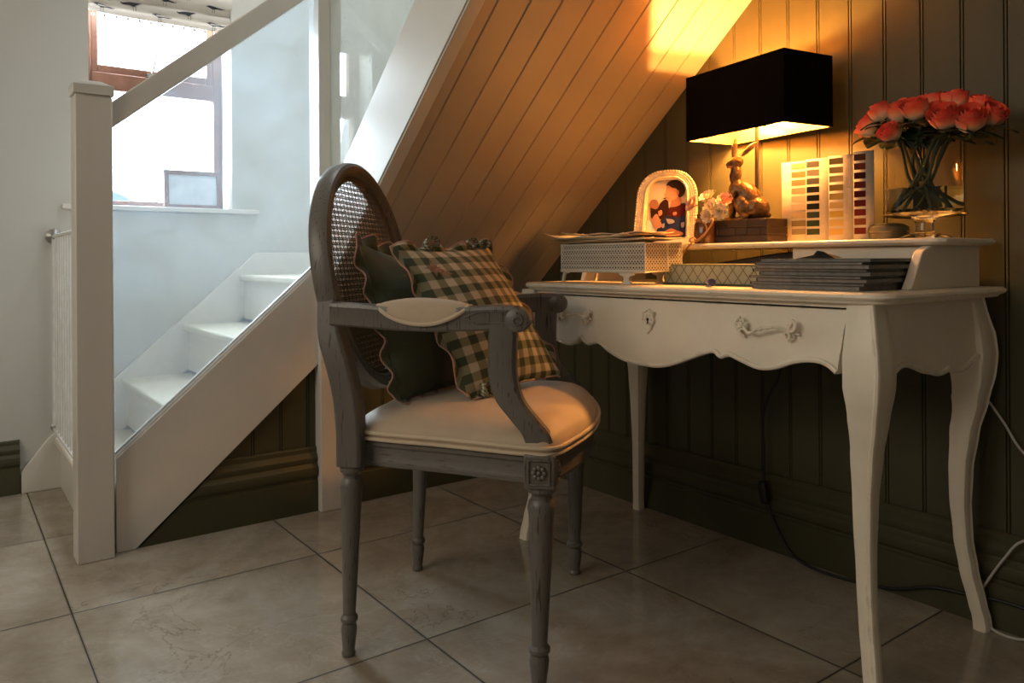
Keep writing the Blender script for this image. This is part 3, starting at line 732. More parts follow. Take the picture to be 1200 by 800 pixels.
# dense outer band of the cane
mb = MB()
for k in range(5):
    e = 1-.014*k; pts = [backp(ea*e*math.cos(2*PI*i/N), ZO+eb*e*math.sin(2*PI*i/N), .004) for i in range(N)]
    mb.tube(pts, .0019, 6, closed=True)
cb(mb, 'cane_edging', M['cane'])
for s_ in (1, -1):
    path = spline([backp(s_*.2224, .775, .001), backp(s_*.2224, .735, .001), V(s_*.2275, -.228, .665), V(s_*.231, -.208, .60), V(s_*.229, -.194, .54), V(s_*.227, -.188, .48), V(s_*.226, -.187, .435), V(s_*.226, -.187, .392)], 5)
    n = len(path); pr = [(-.022,-.024), (-.018,-.028), (.018,-.028), (.022,-.024), (.022,.018), (.016,.025), (-.016,.025), (-.022,.018)]
    frm = [(V(s_,0,0), V(0,1,0))]*n
    sc = [.70+.30*min(1, max(0, i-3)/9) for i in range(n)]
    cb(MB().sweep(path, pr, frames=frm, scale=sc), 'back_post', M['chair'], ang=35, bevel=.002)
    # arm: rail running forward, ending in a scroll
    xo = s_*.252
    def arm_out(v): return s_*lerp([(-.24, .232), (-.1, .246), (.05, .258), (.20, .264)], v)
    pr = [(-.018,-.022), (-.013,-.026), (.013,-.026), (.018,-.022), (.018,.010), (.020,.013), (.018,.020), (.008,.022), (-.008,.022), (-.018,.020), (-.020,.013), (-.018,.010)]
    zv = [(-.245, .706), (-.16, .703), (-.08, .698), (.0, .697), (.08, .700), (.13, .703), (.165, .701)]
    path = [V(arm_out(v), v, lerp(zv, v)) for v in [-.222+.387*i/22 for i in range(23)]]
    am = cb(MB().sweep(path, pr), 'arm', M['chair'], ang=35)
    # scroll end
    mb = MB()
    Mx = Matrix.Translation((arm_out(.17)-.021, .170, .697)) @ Matrix.Rotation(PI/2, 4, 'Y')
    mb.lathe([(.018, -.001), (.023, .002), (.024, .010), (.0225, .021), (.024, .032), (.023, .040), (.018, .043)], M=Mx, n=24)
    for sd in (-.0235, .0235):
        pts = []
        for i in range(22):
            t = i/21; a = -PI/2-2*PI*1.15*t+PI; rr = .013*(1-.75*t); pts.append(V(arm_out(.17)+sd, .170+rr*math.cos(a), .697+rr*math.sin(a)))
        mb.tube(pts, .0018, 6)
    cb(mb, 'arm_scroll', M['chair'], am)
    mb = MB()
    for zo in (.010, -.012): mb.tube([V(arm_out(v)+s_*.0185, v, lerp(zv, v)+zo*min(1, (v-.062)/.03)) for v in [.066+.098*i/12 for i in range(13)]], .0018, 6)
    cb(mb, 'carved_line', M['chair'], am)
    # padded elbow rest
    path = [V(arm_out(v), v, 0) for v in [-.118+.19*i/20 for i in range(21)]]
    vs = []; K = 12
    for i, p in enumerate(path):
        t = i/20; e = max(0, 1-(2*t-1)**2)**.8; zb = lerp(zv, p.y)+.022-.031*e
        h = .002+.047*e; w = .010+.0145*e**.5
        for k in range(K+1):
            a = PI*k/K; vs.append((p.x+w*math.cos(a), p.y, zb+h*math.sin(a)**.8))
    kk = K+1
    pad = MB().add(vs, [(i*kk+j, i*kk+j+1, (i+1)*kk+j+1, (i+1)*kk+j) for i in range(20) for j in range(K)] + [(i*kk, (i+1)*kk, (i+1)*kk+K, i*kk+K) for i in range(20)])
    pd = cb(pad, 'arm_pad', M['linen'], ang=60)
    mb = MB(); e1 = []; e2 = []
    for i, p in enumerate(path):
        t = i/20; e = max(0, 1-(2*t-1)**2)**.8; zb = lerp(zv, p.y)+.021-.032*e; w = .011+.0145*e**.5
        e1.append(V(p.x+w, p.y, zb)); e2.append(V(p.x-w, p.y, zb))
    mb.tube(e1+e2[::-1], .0042, 8, closed=True); cb(mb, 'pad_piping', M['linen_pipe'], pd)
    # curved front support
    path = spline([V(arm_out(.14), .140, .690), V(arm_out(.14), .138, .640), V(arm_out(.14), .138, .590), V(s_*.266, .152, .545), V(s_*.269, .182, .508), V(s_*.270, .206, .478), V(s_*.269, .213, .440)], 6)
    pr = [(-.017,-.024), (-.011,-.027), (.011,-.027), (.017,-.024), (.019,0), (.016,.021), (.010,.027), (0,.0245), (-.010,.027), (-.016,.021), (-.019,0)]
    cb(MB().sweep(path, pr, frames=[(V(s_,0,0), V(0,1,0))]*len(path)), 'arm_support', M['chair'], ang=35)

# ------------------------------------------------------------------ cushions (standing on the seat, leaning on the cane back)
CM = Matrix.Translation((1.16, .73, 0)) @ Matrix.Rotation(math.radians(-48), 4, 'Z')
def cw(u, v, z): return CM @ V(-u, v, z)
def gingham():
    m, nt, b = newmat('green and cream gingham'); tc = nt.nodes.new('ShaderNodeTexCoord')
    nz = noisetex(nt, 5, 3, tc.outputs['UV'])
    wv = nt.nodes.new('ShaderNodeVectorMath'); wv.operation = 'MULTIPLY_ADD'; L(nt, nz.outputs['Color'], wv.inputs[0]); wv.inputs[1].default_value = (.012,.012,0); L(nt, tc.outputs['UV'], wv.inputs[2])
    sx = nt.nodes.new('ShaderNodeSeparateXYZ'); L(nt, wv.outputs[0], sx.inputs[0])
    def stripe(o, n, ph):
        fr_ = math_(nt, 'FRACT', math_(nt, 'ADD', math_(nt, 'MULTIPLY', o, n), ph))
        a = math_(nt, 'ABSOLUTE', math_(nt, 'SUBTRACT', fr_, .5))
        return ramp(nt, a, [(.235, (1,1,1)), (.265, (0,0,0))])
    s1 = stripe(sx.outputs[0], 8.0, .2); s2 = stripe(sx.outputs[1], 9.0, .35)
    sm = math_(nt, 'MULTIPLY', math_(nt, 'ADD', s1, s2), .5)
    # woven fleck
    fl = noisetex(nt, 260, 2, tc.outputs['UV']); sm = math_(nt, 'ADD', sm, math_(nt, 'MULTIPLY', math_(nt, 'SUBTRACT', fl.outputs['Fac'], .5), .35))
    c = ramp(nt, sm, [(.05, (.56,.50,.39)), (.30, (.38,.36,.25)), (.5, (.24,.235,.145)), (.75, (.12,.135,.08)), (.95, (.055,.075,.042))])
    L(nt, c, b.inputs['Base Color']); b.inputs['Roughness'].default_value = .9; b.inputs['Sheen Weight'].default_value = .1
    w = noisetex(nt, 500, 2, coords(nt, 'Object')); bump(nt, b, w.outputs['Fac'], .25, .0015)
    return m
M['gingham'] = gingham()
def cushion(name, label, corners, hf, hb, mat, frillmat, edgemat, seed, frill_w=.028, waves=26):
    A, B, Cc, D = [cw(*c) for c in corners]      # top-left, top-right, bottom-right, bottom-left
    ctr = (A+B+Cc+D)/4; nrm = (B-A).cross(A-D).normalized()
    if nrm.dot(co.location-ctr) < 0: nrm = -nrm
    def surf(s_, t, side):
        # edges draw in between the corners
        es = 1-.07*math.sin(PI*t)*(1-abs(2*s_-1))*0; ss = .5+(s_-.5)*(1-.06*math.sin(PI*t)); tt = .5+(t-.5)*(1-.06*math.sin(PI*s_))
        p = (D*(1-ss)+Cc*ss)*(1-tt)+(A*(1-ss)+B*ss)*tt
        h = (hf if side > 0 else hb)*(max(0, math.sin(PI*s_))**.62)*(max(0, math.sin(PI*t))**.62)
        nz = noise.noise(p*7+V(seed,0,0))*.010+noise.noise(p*19+V(seed,3,0))*.004
        edge = min(1, 6*min(s_, 1-s_, t, 1-t))
        return p+nrm*(side*h+nz*edge)
    ob = thing(name, label, 'cushion', (ctr.x, ctr.y, min(D.z, Cc.z)))
    mb = MB(); uvs = []; n = 36
    for side in (1, -1):
        mb.grid(lambda a, b: surf(a, b, side), n, n)
        uvs += [(i/n*(1 if side > 0 else -1), j/n) for i in range(n+1) for j in range(n+1)]
    mb.build('cover', mat, ob, ang=180, uvs=uvs, fixn=True)
    # frill round the seam
    per = []
    q = 40
    for i in range(q): per.append((i/q, 0))
    for i in range(q): per.append((1, i/q))
    for i in range(q): per.append((1-i/q, 1))
    for i in range(q): per.append((0, 1-i/q))
    P0 = [surf(a, b, 1)*.5+surf(a, b, -1)*.5 for a, b in per]; NP = len(per); vs = []; uv2 = []; edge = []
    seatz = min(D.z, Cc.z)
    for i, p in enumerate(P0):
        t = (P0[(i+1) % NP]-P0[i-1]).normalized(); out = t.cross(nrm).normalized()
        if out.dot(p-ctr) < 0: out = -out
        w = frill_w*(1+.25*math.sin(i*2*PI*waves/NP)+.2*noise.noise(V(i*.21, seed, 0)))
        if per[i][1] == 0: w *= .35
        for j in range(4):
            r = j/3
            qv = p+out*w*r-out*.004+nrm*(.011*r*math.sin(i*2*PI*waves/NP+.8)+.008*r*noise.noise(V(i*.35, seed, 5)))
            if per[i][1] == 0: qv.z = max(qv.z, seatz-.006); 
            vs.append(qv); uv2.append((per[i][0]*1.0+r*.06, per[i][1]+r*.06))
        edge.append(vs[-1].copy())
    mb = MB(); mb.add(vs, [(i*4+j, i*4+j+1, ((i+1) % NP)*4+j+1, ((i+1) % NP)*4+j) for i in range(NP) for j in range(3)])
    fr_ = mb.build('frill', frillmat, ob, ang=180, uvs=uv2, fixn=False, solid=.0015)
    mb = MB().tube(edge, .0018, 6, closed=True); mb.build('stitched_edge', edgemat, fr_)
    return ob, surf, nrm
cushion('green_cushion', 'dark green scallop-edged cushion leaning on the cane chair back', [(-.168, -.196, .850), (.15, -.125, .800), (.15, -.030, .505), (-.165, -.105, .512)], .050, .035, M['green'], M['green'], M['trim_pink'], 3.3, .026, 20)
gc, gs, gn = cushion('gingham_cushion', 'green and cream gingham cushion standing on the armchair seat', [(-.145, -.118, .838), (.115, .020, .845), (.150, .195, .530), (-.115, .035, .512)], .062, .045, M['gingham'], M['gingham'], M['trim_pink'], 8.1, .016, 14)
pk = plain('faded pink embroidery', (.32,.19,.13), .9, var=.4, scale=90)
for (sa, ta, sc) in ((.17, .84, .024), (.23, .80, .015), (.20, .42, .014), (.32, .16, .022), (.36, .12, .014)):
    mb = MB()
    for k in range(9):
        a = k*2*PI/9+sa*5; ln = sc*(1 if k % 2 else .7)
        vs = [gs(sa+dx*ln/.30, ta+dz*ln/.38, 1)+gn*.0012 for dx, dz in ((0,0), (.5*math.cos(a)-.18*math.sin(a), .5*math.sin(a)+.18*math.cos(a)), (math.cos(a), math.sin(a)), (.5*math.cos(a)+.18*math.sin(a), .5*math.sin(a)-.18*math.cos(a)))]
        mb.add(vs, [(0,1,2,3)])
    mb.build('embroidered_flower', pk, gc, fixn=False)
# fabric tie loops
for (sa, ta, outv, sz) in ((.33, 1.0, V(0,0,1), .024), (.78, 1.0, V(0,0,1), .018), (.9, .99, V(.3,.3,.8), .016), (.14, .02, V(.4,-.35,.12), .020), (.22, .02, V(.5,-.4,.1), .018)):
    p = gs(sa, min(max(ta, .0), 1), 1); mb = MB(); side = gn.cross(outv).normalized(); pts = []
    for i in range(13):
        a = PI*2*i/12; pts.append(p+outv.normalized()*sz*(1-math.cos(a))*.62+side*sz*.75*math.sin(a)+gn*.004*math.sin(2*a))
    mb.sweep(pts, [(-.0012,-.007), (.0012,-.007), (.0012,.007), (-.0012,.007)], up=gn)
    mb.build('tie', M['gingham'], gc, uvs=[(i*.03, (i % 4)*.05) for i in range(len(mb.v))])

# ------------------------------------------------------------------ table lamp with hare
ZS = ZH
lp = thing('table_lamp', 'hare table lamp with black rectangular shade on the desk shelf', 'lamp', (1.385, 1.49, ZS))
mb = MB(); bx0, bx1, by0, by1, bz = 1.268, 1.449, 1.450, 1.538, ZS+.0005
rows = [(bz, bz+.020), (bz+.0215, bz+.041), (bz+.0425, bz+.063)]
mb.box(bx0+.003, bx1-.003, by0+.003, by1-.003, bz, bz+.0615)
for r_, (za, zb) in enumerate(rows):
    if r_ == 0: cuts = [bx0, bx1]
    elif r_ == 1: cuts = [bx0, bx0+.028, bx0+.083, bx0+.119, bx0+.160, bx1]
    else: cuts = [bx0, bx0+.055, bx0+.120, bx1]
    for a, b in zip(cuts, cuts[1:]): mb.box(a+.0007, b-.0007, by0, by1, za, zb)
mb.build('base', M['darkwood'], lp, bevel=.0015)
# hare: silhouette s (towards its nose) / z, merged by voxel remesh
HX, HY, HZ = 1.372, 1.484, bz+.0605
hd = V(-.90, -.43, 0).normalized(); hs = V(-hd.y, hd.x, 0)
k_ = 1/2580.0
def hp(px, py, d=0): return V(HX, HY, HZ)+hd*((235-px)*k_)+V(0,0,(590-py)*k_)+hs*d
def ell(mb, px, py, ra, rb, ang, d=0, rd=None):
    """ellipsoid in the silhouette plane; ang rotates the long axis ra from horizontal (image sense)"""
    rd = rd if rd else rb; a = math.radians(ang)
    ax = hd*(-math.cos(a))+V(0,0,math.sin(a)); az = hd*math.sin(a)+V(0,0,math.cos(a))
    Rm = Matrix((ax, hs, az)).transposed()
    mb.ball(hp(px, py, d), (ra*k_, rd*k_, rb*k_), 20, 14, Rm)
mb = MB()
ell(mb, 272, 505, 96, 86, -20, 0, 80); ell(mb, 225, 425, 125, 78, -48, 0, 68); ell(mb, 150, 375, 70, 56, 70, 0, 52)
ell(mb, 140, 275, 78, 40, 83, 0, 36); ell(mb, 142, 190, 54, 43, 22, 0, 38); ell(mb, 104, 200, 32, 27, 28, 0, 25)
for d in (-.016, .016):
    ell(mb, 118, 470, 112, 20, 88, d, 20); ell(mb, 100, 578, 32, 13, 0, d, 15)
    ell(mb, 196, 500, 78, 50, -62, d*1.5, 24); ell(mb, 185, 577, 58, 14, 3, d*1.4, 16)
ell(mb, 348, 560, 28, 22, 30, 0, 22)
ell(mb, 128, 90, 82, 20, 84, -.010, 10); ell(mb, 234, 108, 74, 19, 42, .012, 10)
tmp = mb.build('hare_tmp', M['bronze']); md = tmp.modifiers.new('r', 'REMESH'); md.mode = 'VOXEL'; md.voxel_size = .0022
sm = tmp.modifiers.new('s', 'SMOOTH'); sm.iterations = 5; sm.factor = .5
dg = bpy.context.evaluated_depsgraph_get(); me = bpy.data.meshes.new_from_object(tmp.evaluated_get(dg)); bpy.data.objects.remove(tmp)
for p in me.polygons: p.use_smooth = True
for v_ in me.vertices:
    nn = noise.noise(v_.co*160)*.0009+noise.noise(v_.co*380)*.0005; v_.co = v_.co+v_.normal*nn
me.transform(Matrix.Translation(-lp.location)); me.materials.clear(); me.materials.append(M['bronze'])
hare = bpy.data.objects.new('hare', me); C.objects.link(hare); hare.parent = lp
PX, PY = 1.374, 1.512
MB().lathe([(.016, bz+.0605), (.016, bz+.066), (.006, bz+.070), (.0052, bz+.08), (.0052, 1.168), (.009, 1.170), (.009, 1.185), (.014, 1.19), (.014, 1.225), (.006, 1.228)], (PX, PY, 0), 16).build('pole', M['pole'], lp)
sa = math.radians(8.5); Mx = Matrix.Translation((1.372, 1.510, 0)) @ Matrix.Rotation(-sa, 4, 'Z')
LX, LY, z0s, z1s = .1765, .0855, 1.140, 1.319
mb = MB(); t_ = .0022
for b in ((-LX, LX, -LY, -LY+t_), (-LX, LX, LY-t_, LY), (-LX, -LX+t_, -LY, LY), (LX-t_, LX, -LY, LY)): mb.box(b[0], b[1], b[2], b[3], z0s, z1s, M=Mx)
shd = mb.build('lamp_shade', M['shade'], lp)
mb = MB(); e = t_+.0006
for b in ((-LX+e, LX-e, -LY+e, -LY+e+.0008), (-LX+e, LX-e, LY-e-.0008, LY-e), (-LX+e, -LX+e+.0008, -LY+e, LY-e), (LX-e-.0008, LX-e, -LY+e, LY-e)): mb.box(b[0], b[1], b[2], b[3], z0s+.0015, z1s-.0015, M=Mx)
mb.build('gold_lining', M['gold'], shd)
mb = MB().tube([Mx @ V(-LX+.004, 0, 1.166), Mx @ V(LX-.004, 0, 1.166)], .0016, 6); mb.tube([Mx @ V(0, -LY+.004, 1.166), Mx @ V(0, LY-.004, 1.166)], .0016, 6); mb.build('shade_carrier', M['pole'], shd)
bm_, nt, b = newmat('lit bulb'); b.inputs['Emission Color'].default_value = (1,.43,.10,1); b.inputs['Emission Strength'].default_value = 1900; b.inputs['Base Color'].default_value = (1,.8,.5,1)
BX = (-.095, .095)
for dx in BX:
    c = Mx @ V(dx, 0, 1.212)
    MB().ball(c, (.017, .017, .022), 16, 10).build('bulb', bm_, lp)
    p0 = V(PX, PY, 1.205); MB().tube([p0, p0.lerp(c, .75), c-V(0,0,.01)], .006, 8).build('bulb_arm', M['pole'], lp)

# ------------------------------------------------------------------ things on the shelf
# arched photo frame
ph = thing('photo_frame', 'ivory arched photo frame with beaded rim holding a family photograph', 'photo frame', (1.085, 1.470, ZS), math.radians(22))
lean = Matrix.Rotation(math.radians(-8), 4, 'X')
def arch(w, h, r, n=8, z0=0):
    pts = [(-w, z0), (w, z0)]
    for i in range(n+1): a = PI/2*i/n; pts.append((w*.93-r+r*math.cos(a), h-r+r*math.sin(a)))
    for i in range(n+1): a = PI/2+PI/2*i/n; pts.append((-w*.93+r+r*math.cos(a), h-r+r*math.sin(a)))
    return pts
FWd, FHt = .0975, .222
o_ = arch(FWd, FHt, .075); i_ = [(a*.66, .022+(b)*.785) for a, b in arch(FWd, FHt, .060)]
# equalise counts: both from arch with n=8
mb = MB(); n = len(o_); lv = [(o_, .006), (o_, -.004), ([(a*.96, b*.985+.002) for a, b in o_], -.009), ([(a*.80, b*.90+.010) for a, b in o_], -.007), ([(a*.72, .020+b*.82) for a, b in arch(FWd, FHt, .064)], -.011), (i_, -.007), (i_, .004)]
vs = []
for ring, y in lv: vs += [lean @ V(a, y, b) for a, b in ring]
fs = [(j*n+i, j*n+(i+1) % n, (j+1)*n+(i+1) % n, (j+1)*n+i) for j in range(len(lv)-1) for i in range(n)]
mb.add(vs, fs); mb.add([lean @ V(a, .006, b) for a, b in o_], [list(range(n))])
mb.build('frame', M['ivory'], ph, local=True, ang=40)
def along(ring, step):
    out = []; m = len(ring); acc = 0
    for i in range(m):
        a = Vector(ring[i]); b = Vector(ring[(i+1) % m]); l = (b-a).length
        while acc < l: out.append(a+(b-a)*(acc/l)); acc += step
        acc -= l
    return out
mb = MB()
for p in along([(a*.985, b*.992+.001) for a, b in o_], .0082): mb.ball(lean @ V(p[0], -.007, p[1]), .0044, 8, 6)
mb.build('beaded_rim', M['ivory'], ph, local=True)
mb = MB()
for k, s_ in enumerate((.90, .845, .79)):
    for p in along([(a*s_, b*(.5+s_*.5)+.006) for a, b in o_], .0050): mb.ball(lean @ V(p[0], -.0090+.0004*k, p[1]), .0020, 6, 4)
mb.build('bead_rows', M['ivory'], ph, local=True)
# the photograph: man in profile holding a small dog
PM = {k: plain('photo '+k, c, .8, var=.05, spec=.05) for k, c in dict(wall=(.48,.36,.25), skin=(.26,.11,.06), skin2=(.36,.17,.10), hair=(.022,.012,.008), maroon=(.055,.008,.009), navy=(.018,.024,.065), dog=(.025,.009,.007), white=(.66,.58,.48), pale=(.22,.21,.25)).items()}
order = ['wall', 'skin', 'skin2', 'hair', 'maroon', 'navy', 'dog', 'white', 'pale']
mb = MB(); lay = [0]
px0, pz0, pw, phh = -.064, .022, .128, .176
def flat(poly, mt, smooth=True):
    lay[0] += 1; y = .0030-.00022*lay[0]
    pts = sp2(poly+[poly[0]], 4)[:-1] if smooth else poly
    mb.add([lean @ V(px0+pw*min(max(a, 0), 1), y, pz0+phh*b) for a, b in pts], [list(range(len(pts)))], order.index(mt))
flat([((a-px0)/pw, (b-pz0)/phh) for a, b in i_], 'wall', False)
flat([(.0,.0), (.28,.0), (.24,.12), (.14,.27), (.03,.30)], 'white')
flat([(.22,.01), (.99,.01), (.99,.52), (.80,.58), (.58,.52), (.45,.45), (.36,.30)], 'navy')
flat([(.50,.40), (.60,.56), (.72,.58), (.98,.54), (.99,.40), (.80,.36), (.62,.36)], 'maroon')
flat([(.58,.52), (.62,.66), (.80,.70), (.84,.58), (.72,.53)], 'skin')
flat([(.48,.90), (.46,.80), (.43,.735), (.475,.71), (.47,.655), (.53,.62), (.64,.64), (.76,.70), (.82,.80), (.78,.90), (.62,.95)], 'skin2')
flat([(.46,.89), (.52,.96), (.68,.99), (.84,.94), (.93,.85), (.90,.73), (.80,.68), (.74,.74), (.72,.83), (.60,.86), (.52,.90)], 'hair')
flat([(.72,.79), (.76,.81), (.78,.75), (.74,.71)], 'skin')
flat([(.07,.60), (.12,.66), (.24,.66), (.30,.58), (.26,.50), (.12,.50)], 'skin')
flat([(.10,.53), (.26,.50), (.34,.60), (.45,.66), (.53,.62), (.55,.48), (.48,.36), (.34,.32), (.26,.38), (.14,.34)], 'dog')
flat([(.16,.34), (.26,.42), (.36,.30), (.40,.20), (.28,.17), (.20,.22)], 'skin2')
flat([(.30,.46), (.38,.48), (.40,.41), (.32,.38)], 'skin2')
flat([(.50,.33), (.66,.31), (.70,.26), (.56,.24)], 'pale'); flat([(.40,.24), (.47,.25), (.46,.18), (.41,.18)], 'pale'); flat([(.86,.25), (.94,.26), (.93,.18), (.87,.18)], 'pale')
flat([(.44,.10), (.62,.16), (.78,.12), (.92,.08), (.86,.03), (.60,.02), (.46,.04)], 'skin')
flat([(.66,.43), (.74,.44), (.75,.39), (.67,.38)], 'skin')
mb.build('photograph', [PM[k] for k in order], ph, local=True, fixn=False, ang=180)
MB().prism([(-.03, 0), (.03, 0), (.012, .15), (-.012, .15)], 'y', -.002, .002, M=Matrix.Translation((0, .072, 0)) @ Matrix.Rotation(math.radians(19), 4, 'X')).build('easel_back', M['darkwood'], ph, local=True)

# small vase wrapped in twine, artificial blossoms
vb = thing('bud_vase', 'small brown glass vase tied with twine behind the photo frame', 'vase', (1.287, 1.452, ZS))
ag = plain('amber brown glass', (.13,.055,.018), .15, 0, .2, 30)
vz = ZS
vp = MB().lathe([(.026, vz), (.029, vz+.004), (.030, vz+.030), (.027, vz+.055), (.020, vz+.072), (.022, vz+.082), (.019, vz+.082), (.017, vz+.072), (.001, vz+.070)], (1.287-.03, 1.452-.012, 0), 24)
vp.build('vase_body', ag, vb)
mb = MB(); vx, vy = 1.257, 1.440
for k in range(3): mb.tube([(vx+.0235*math.cos(a), vy+.0235*math.sin(a), vz+.062+.004*k+.002*math.sin(a)) for a in [2*PI*i/24 for i in range(24)]], .0018, 6, closed=True)
for end in ([(vx+.016, vy-.020, vz+.066), (vx+.060, vy-.040, vz+.064), (vx+.062, vy-.058, vz+.040), (1.305, 1.362, vz+.014), (1.283, 1.355, vz+.002), (1.262, 1.351, vz-.022), (1.245, 1.350, vz-.048)],
            [(vx+.012, vy-.022, vz+.060), (vx+.040, vy-.045, vz+.052), (1.318, 1.372, vz+.030), (1.296, 1.360, vz+.006), (1.272, 1.358, vz+.008)]):
    mb.tube(spline(end, 6), .0022, 6)
mb.tube([(1.286+.010*math.cos(a), 1.356, vz+.010+.006*math.sin(a)) for a in [2*PI*i/14 for i in range(14)]], .002, 6, closed=True)
mb.build('twine', M['twine'], vb)
def blossom(mb, c, r, d, n=10, layers=3, mi=0):
    d = Vector(d).normalized(); a0 = d.orthogonal().normalized(); b0 = d.cross(a0)
    for l in range(layers):
        tilt = .25+.42*l; rr = r*(1-.2*l)
        for k in range(n-2*l):
            a = 2*PI*k/(n-2*l)+l*.4; o = a0*math.cos(a)+b0*math.sin(a); t = b0*math.cos(a)-a0*math.sin(a)
            ax = (o*math.cos(tilt)+d*math.sin(tilt)); up = (d*math.cos(tilt)-o*math.sin(tilt)); base = Vector(c)+d*.002*l
            vs = []
            for i, (u, w) in enumerate(((0,.06), (.35,.17), (.75,.22), (1,.08))):
                for s_ in (-1, 0, 1): vs.append(base+ax*rr*u+t*s_*w*rr*1.4+up*rr*(.10*abs(s_)+.25*u*u))
            mb.add(vs, [(i*3+j, i*3+j+1, (i+1)*3+j+1, (i+1)*3+j) for i in range(3) for j in range(2)], mi)
    mb.ball(Vector(c)+d*r*.18, r*.16, 8, 6, mi=mi)
cream = plain('cream petals', (.72,.60,.42), .6, var=.2, scale=40); pinkp = plain('peach pink petals', (.70,.38,.27), .6, var=.25, scale=40)
fls = [((1.236,1.425,.956), pinkp, .026, (-.3,-.8,.4), 'pink blossom at the left, touching the photo frame'), ((1.272,1.438,.972), cream, .026, (0,-.7,.7), 'cream blossom standing highest above the small brown vase'), ((1.296,1.430,.945), cream, .028, (.1,-.9,.3), 'cream blossom in the middle of the small posy'),
       ((1.327,1.440,.960), pinkp, .026, (.3,-.7,.5), 'peach pink blossom beside the hare chest'), ((1.338,1.410,.934), cream, .024, (.3,-.9,0), 'cream blossom low beside the hare front paws'), ((1.300,1.405,.926), cream, .022, (0,-.9,-.2), 'cream blossom lowest of the posy, above the twine')]
for c, mt, r, d, lab in fls:
    t = thing('blossom', lab, 'flower', c, 0, 'blossoms in the small brown vase')
    mb = MB(); blossom(mb, c, r, d); mb.build('petals', mt, t, fixn=False, ang=180)
    MB().tube(spline([Vector(c), Vector(c)*.5+V(vx, vy, vz+.09)*.5+V(0,0,.006), V(vx, vy, vz+.071)], 5), .0016, 6).build('stem', M['stem'], t)
    if d[2] > .45:
        mb = MB(); lc = Vector(c)+V(.006,.01,.012)
        for s_ in (0, 1):
            ax = V(.55-.9*s_, -.15, .35); sd = V(.1,-.6,.75)
            mb.grid(lambda u, w: lc+ax*.034*u+sd.cross(ax).normalized()*.012*(w-.5)*2*math.sin(PI*min(1, u+.04)), 6, 2)
        mb.build('leaf', M['leafl'], t, fixn=False, ang=180)

# paint colour card: four folded leaves
cdt = plain('card white', (.40,.36,.30), .8, var=.05, spec=.1)
cc = thing('paint_colour_card', 'folded paint colour card with four strips of swatches', 'colour card', (1.565, 1.51, ZS))
cols = [[(.30,.26,.16),(.20,.15,.07),(.20,.16,.085),(.27,.22,.15),(.36,.30,.24),(.33,.28,.22),(.24,.20,.12),(.12,.10,.05),(.20,.17,.11)],
        [(.13,.13,.11),(.22,.21,.17),(.10,.105,.09),(.012,.014,.014),(.006,.007,.006),(.007,.012,.010),(.018,.032,.030),(.018,.042,.024),(.035,.055,.028)],
        [(.26,.20,.06),(.36,.28,.11),(.40,.32,.16),(.25,.17,.05),(.40,.29,.09),(.50,.37,.15),(.52,.36,.07),(.62,.43,.15),(.66,.44,.12)],
        [(.10,.035,.02),(.12,.03,.018),(.045,.008,.010),(.12,.02,.016),(.08,.008,.010),(.11,.010,.012),(.17,.022,.016),(.24,.07,.025),(.17,.025,.016)]]
leaves = [((1.417,1.560), (1.484,1.568), .213, .40, .98), ((1.507,1.530), (1.565,1.538), .210, .04, .60), ((1.588,1.500), (1.647,1.508), .207, .03, .60), ((1.669,1.470), (1.714,1.478), .206, .03, .60)]
ink = plain('pale grey print', (.40,.36,.30), .7)
for li, ((xa, ya), (xb, yb), h, c0, c1) in enumerate(leaves):
    mb = MB(); A = V(xa, ya, ZS+.0005); d = V(xb-xa, yb-ya, 0); nn = V(d.y, -d.x, 0).normalized()
    def q(u, z, o): return A+d*u+V(0,0,z)+nn*o
    def rect(u0, u1, z0, z1, o, mi): mb.add([q(u0,z0,o), q(u1,z0,o), q(u1,z1,o), q(u0,z1,o)], [(0,1,2,3)], mi)
    vs = [q(u, z, o) for o in (-.0006, .0006) for u, z in ((0,0), (1,0), (1,h), (0,h))]
    mb.add(vs, [(0,1,2,3), (4,7,6,5), (0,4,5,1), (1,5,6,2), (2,6,7,3), (3,7,4,0)], 0)
    for k in range(9):
        zt = h-.006-k*.0213; rect(c0, c1, zt-.0150, zt, .0010, 2+k)
        for t in range(2): rect(c0-.30 if li == 0 else c1+.08, c0-.08 if li == 0 else c1+.08+.22-.05*t, zt-.006-.005*t, zt-.0052-.005*t, .0010, 1)
    mats = [cdt, ink]+[plain('swatch %d %d' % (li, k), tuple(q*.72 for q in c), .8, var=.03, spec=.1) for k, c in enumerate(cols[li])]
    mb.build('leaf_panel', mats, cc, fixn=False, ang=180)
# back folds joining the leaves
mb = MB()
for (a, b) in zip(leaves, leaves[1:]):
    (x0_, y0_), (x1_, y1_) = a[1], b[0]; mb.add([(x0_, y0_, ZS+.0005), (x1_, y1_, ZS+.0005), (x1_, y1_, ZS+.203), (x0_, y0_, ZS+.203)], [(0,1,2,3)])
mb.build('folded_back', cdt, cc, fixn=False, solid=.001)

# dark lidded pot behind the colour card
pt = thing('lidded_pot', 'low olive lidded pot between the colour card and the rose vase', 'pot', (1.735, 1.50, ZS))
pm = plain('dark olive glaze', (.10,.085,.045), .35, var=.2)
MB().lathe([(.034, ZS), (.040, ZS+.003), (.042, ZS+.012), (.042, ZS+.016)], (1.735, 1.50, 0), 28).build('pot_body', pm, pt)
MB().lathe([(.043, ZS+.0165), (.0445, ZS+.020), (.042, ZS+.030), (.034, ZS+.036), (.016, ZS+.039), (.001, ZS+.0395)], (1.735, 1.50, 0), 28).build('pot_lid', pm, pt)

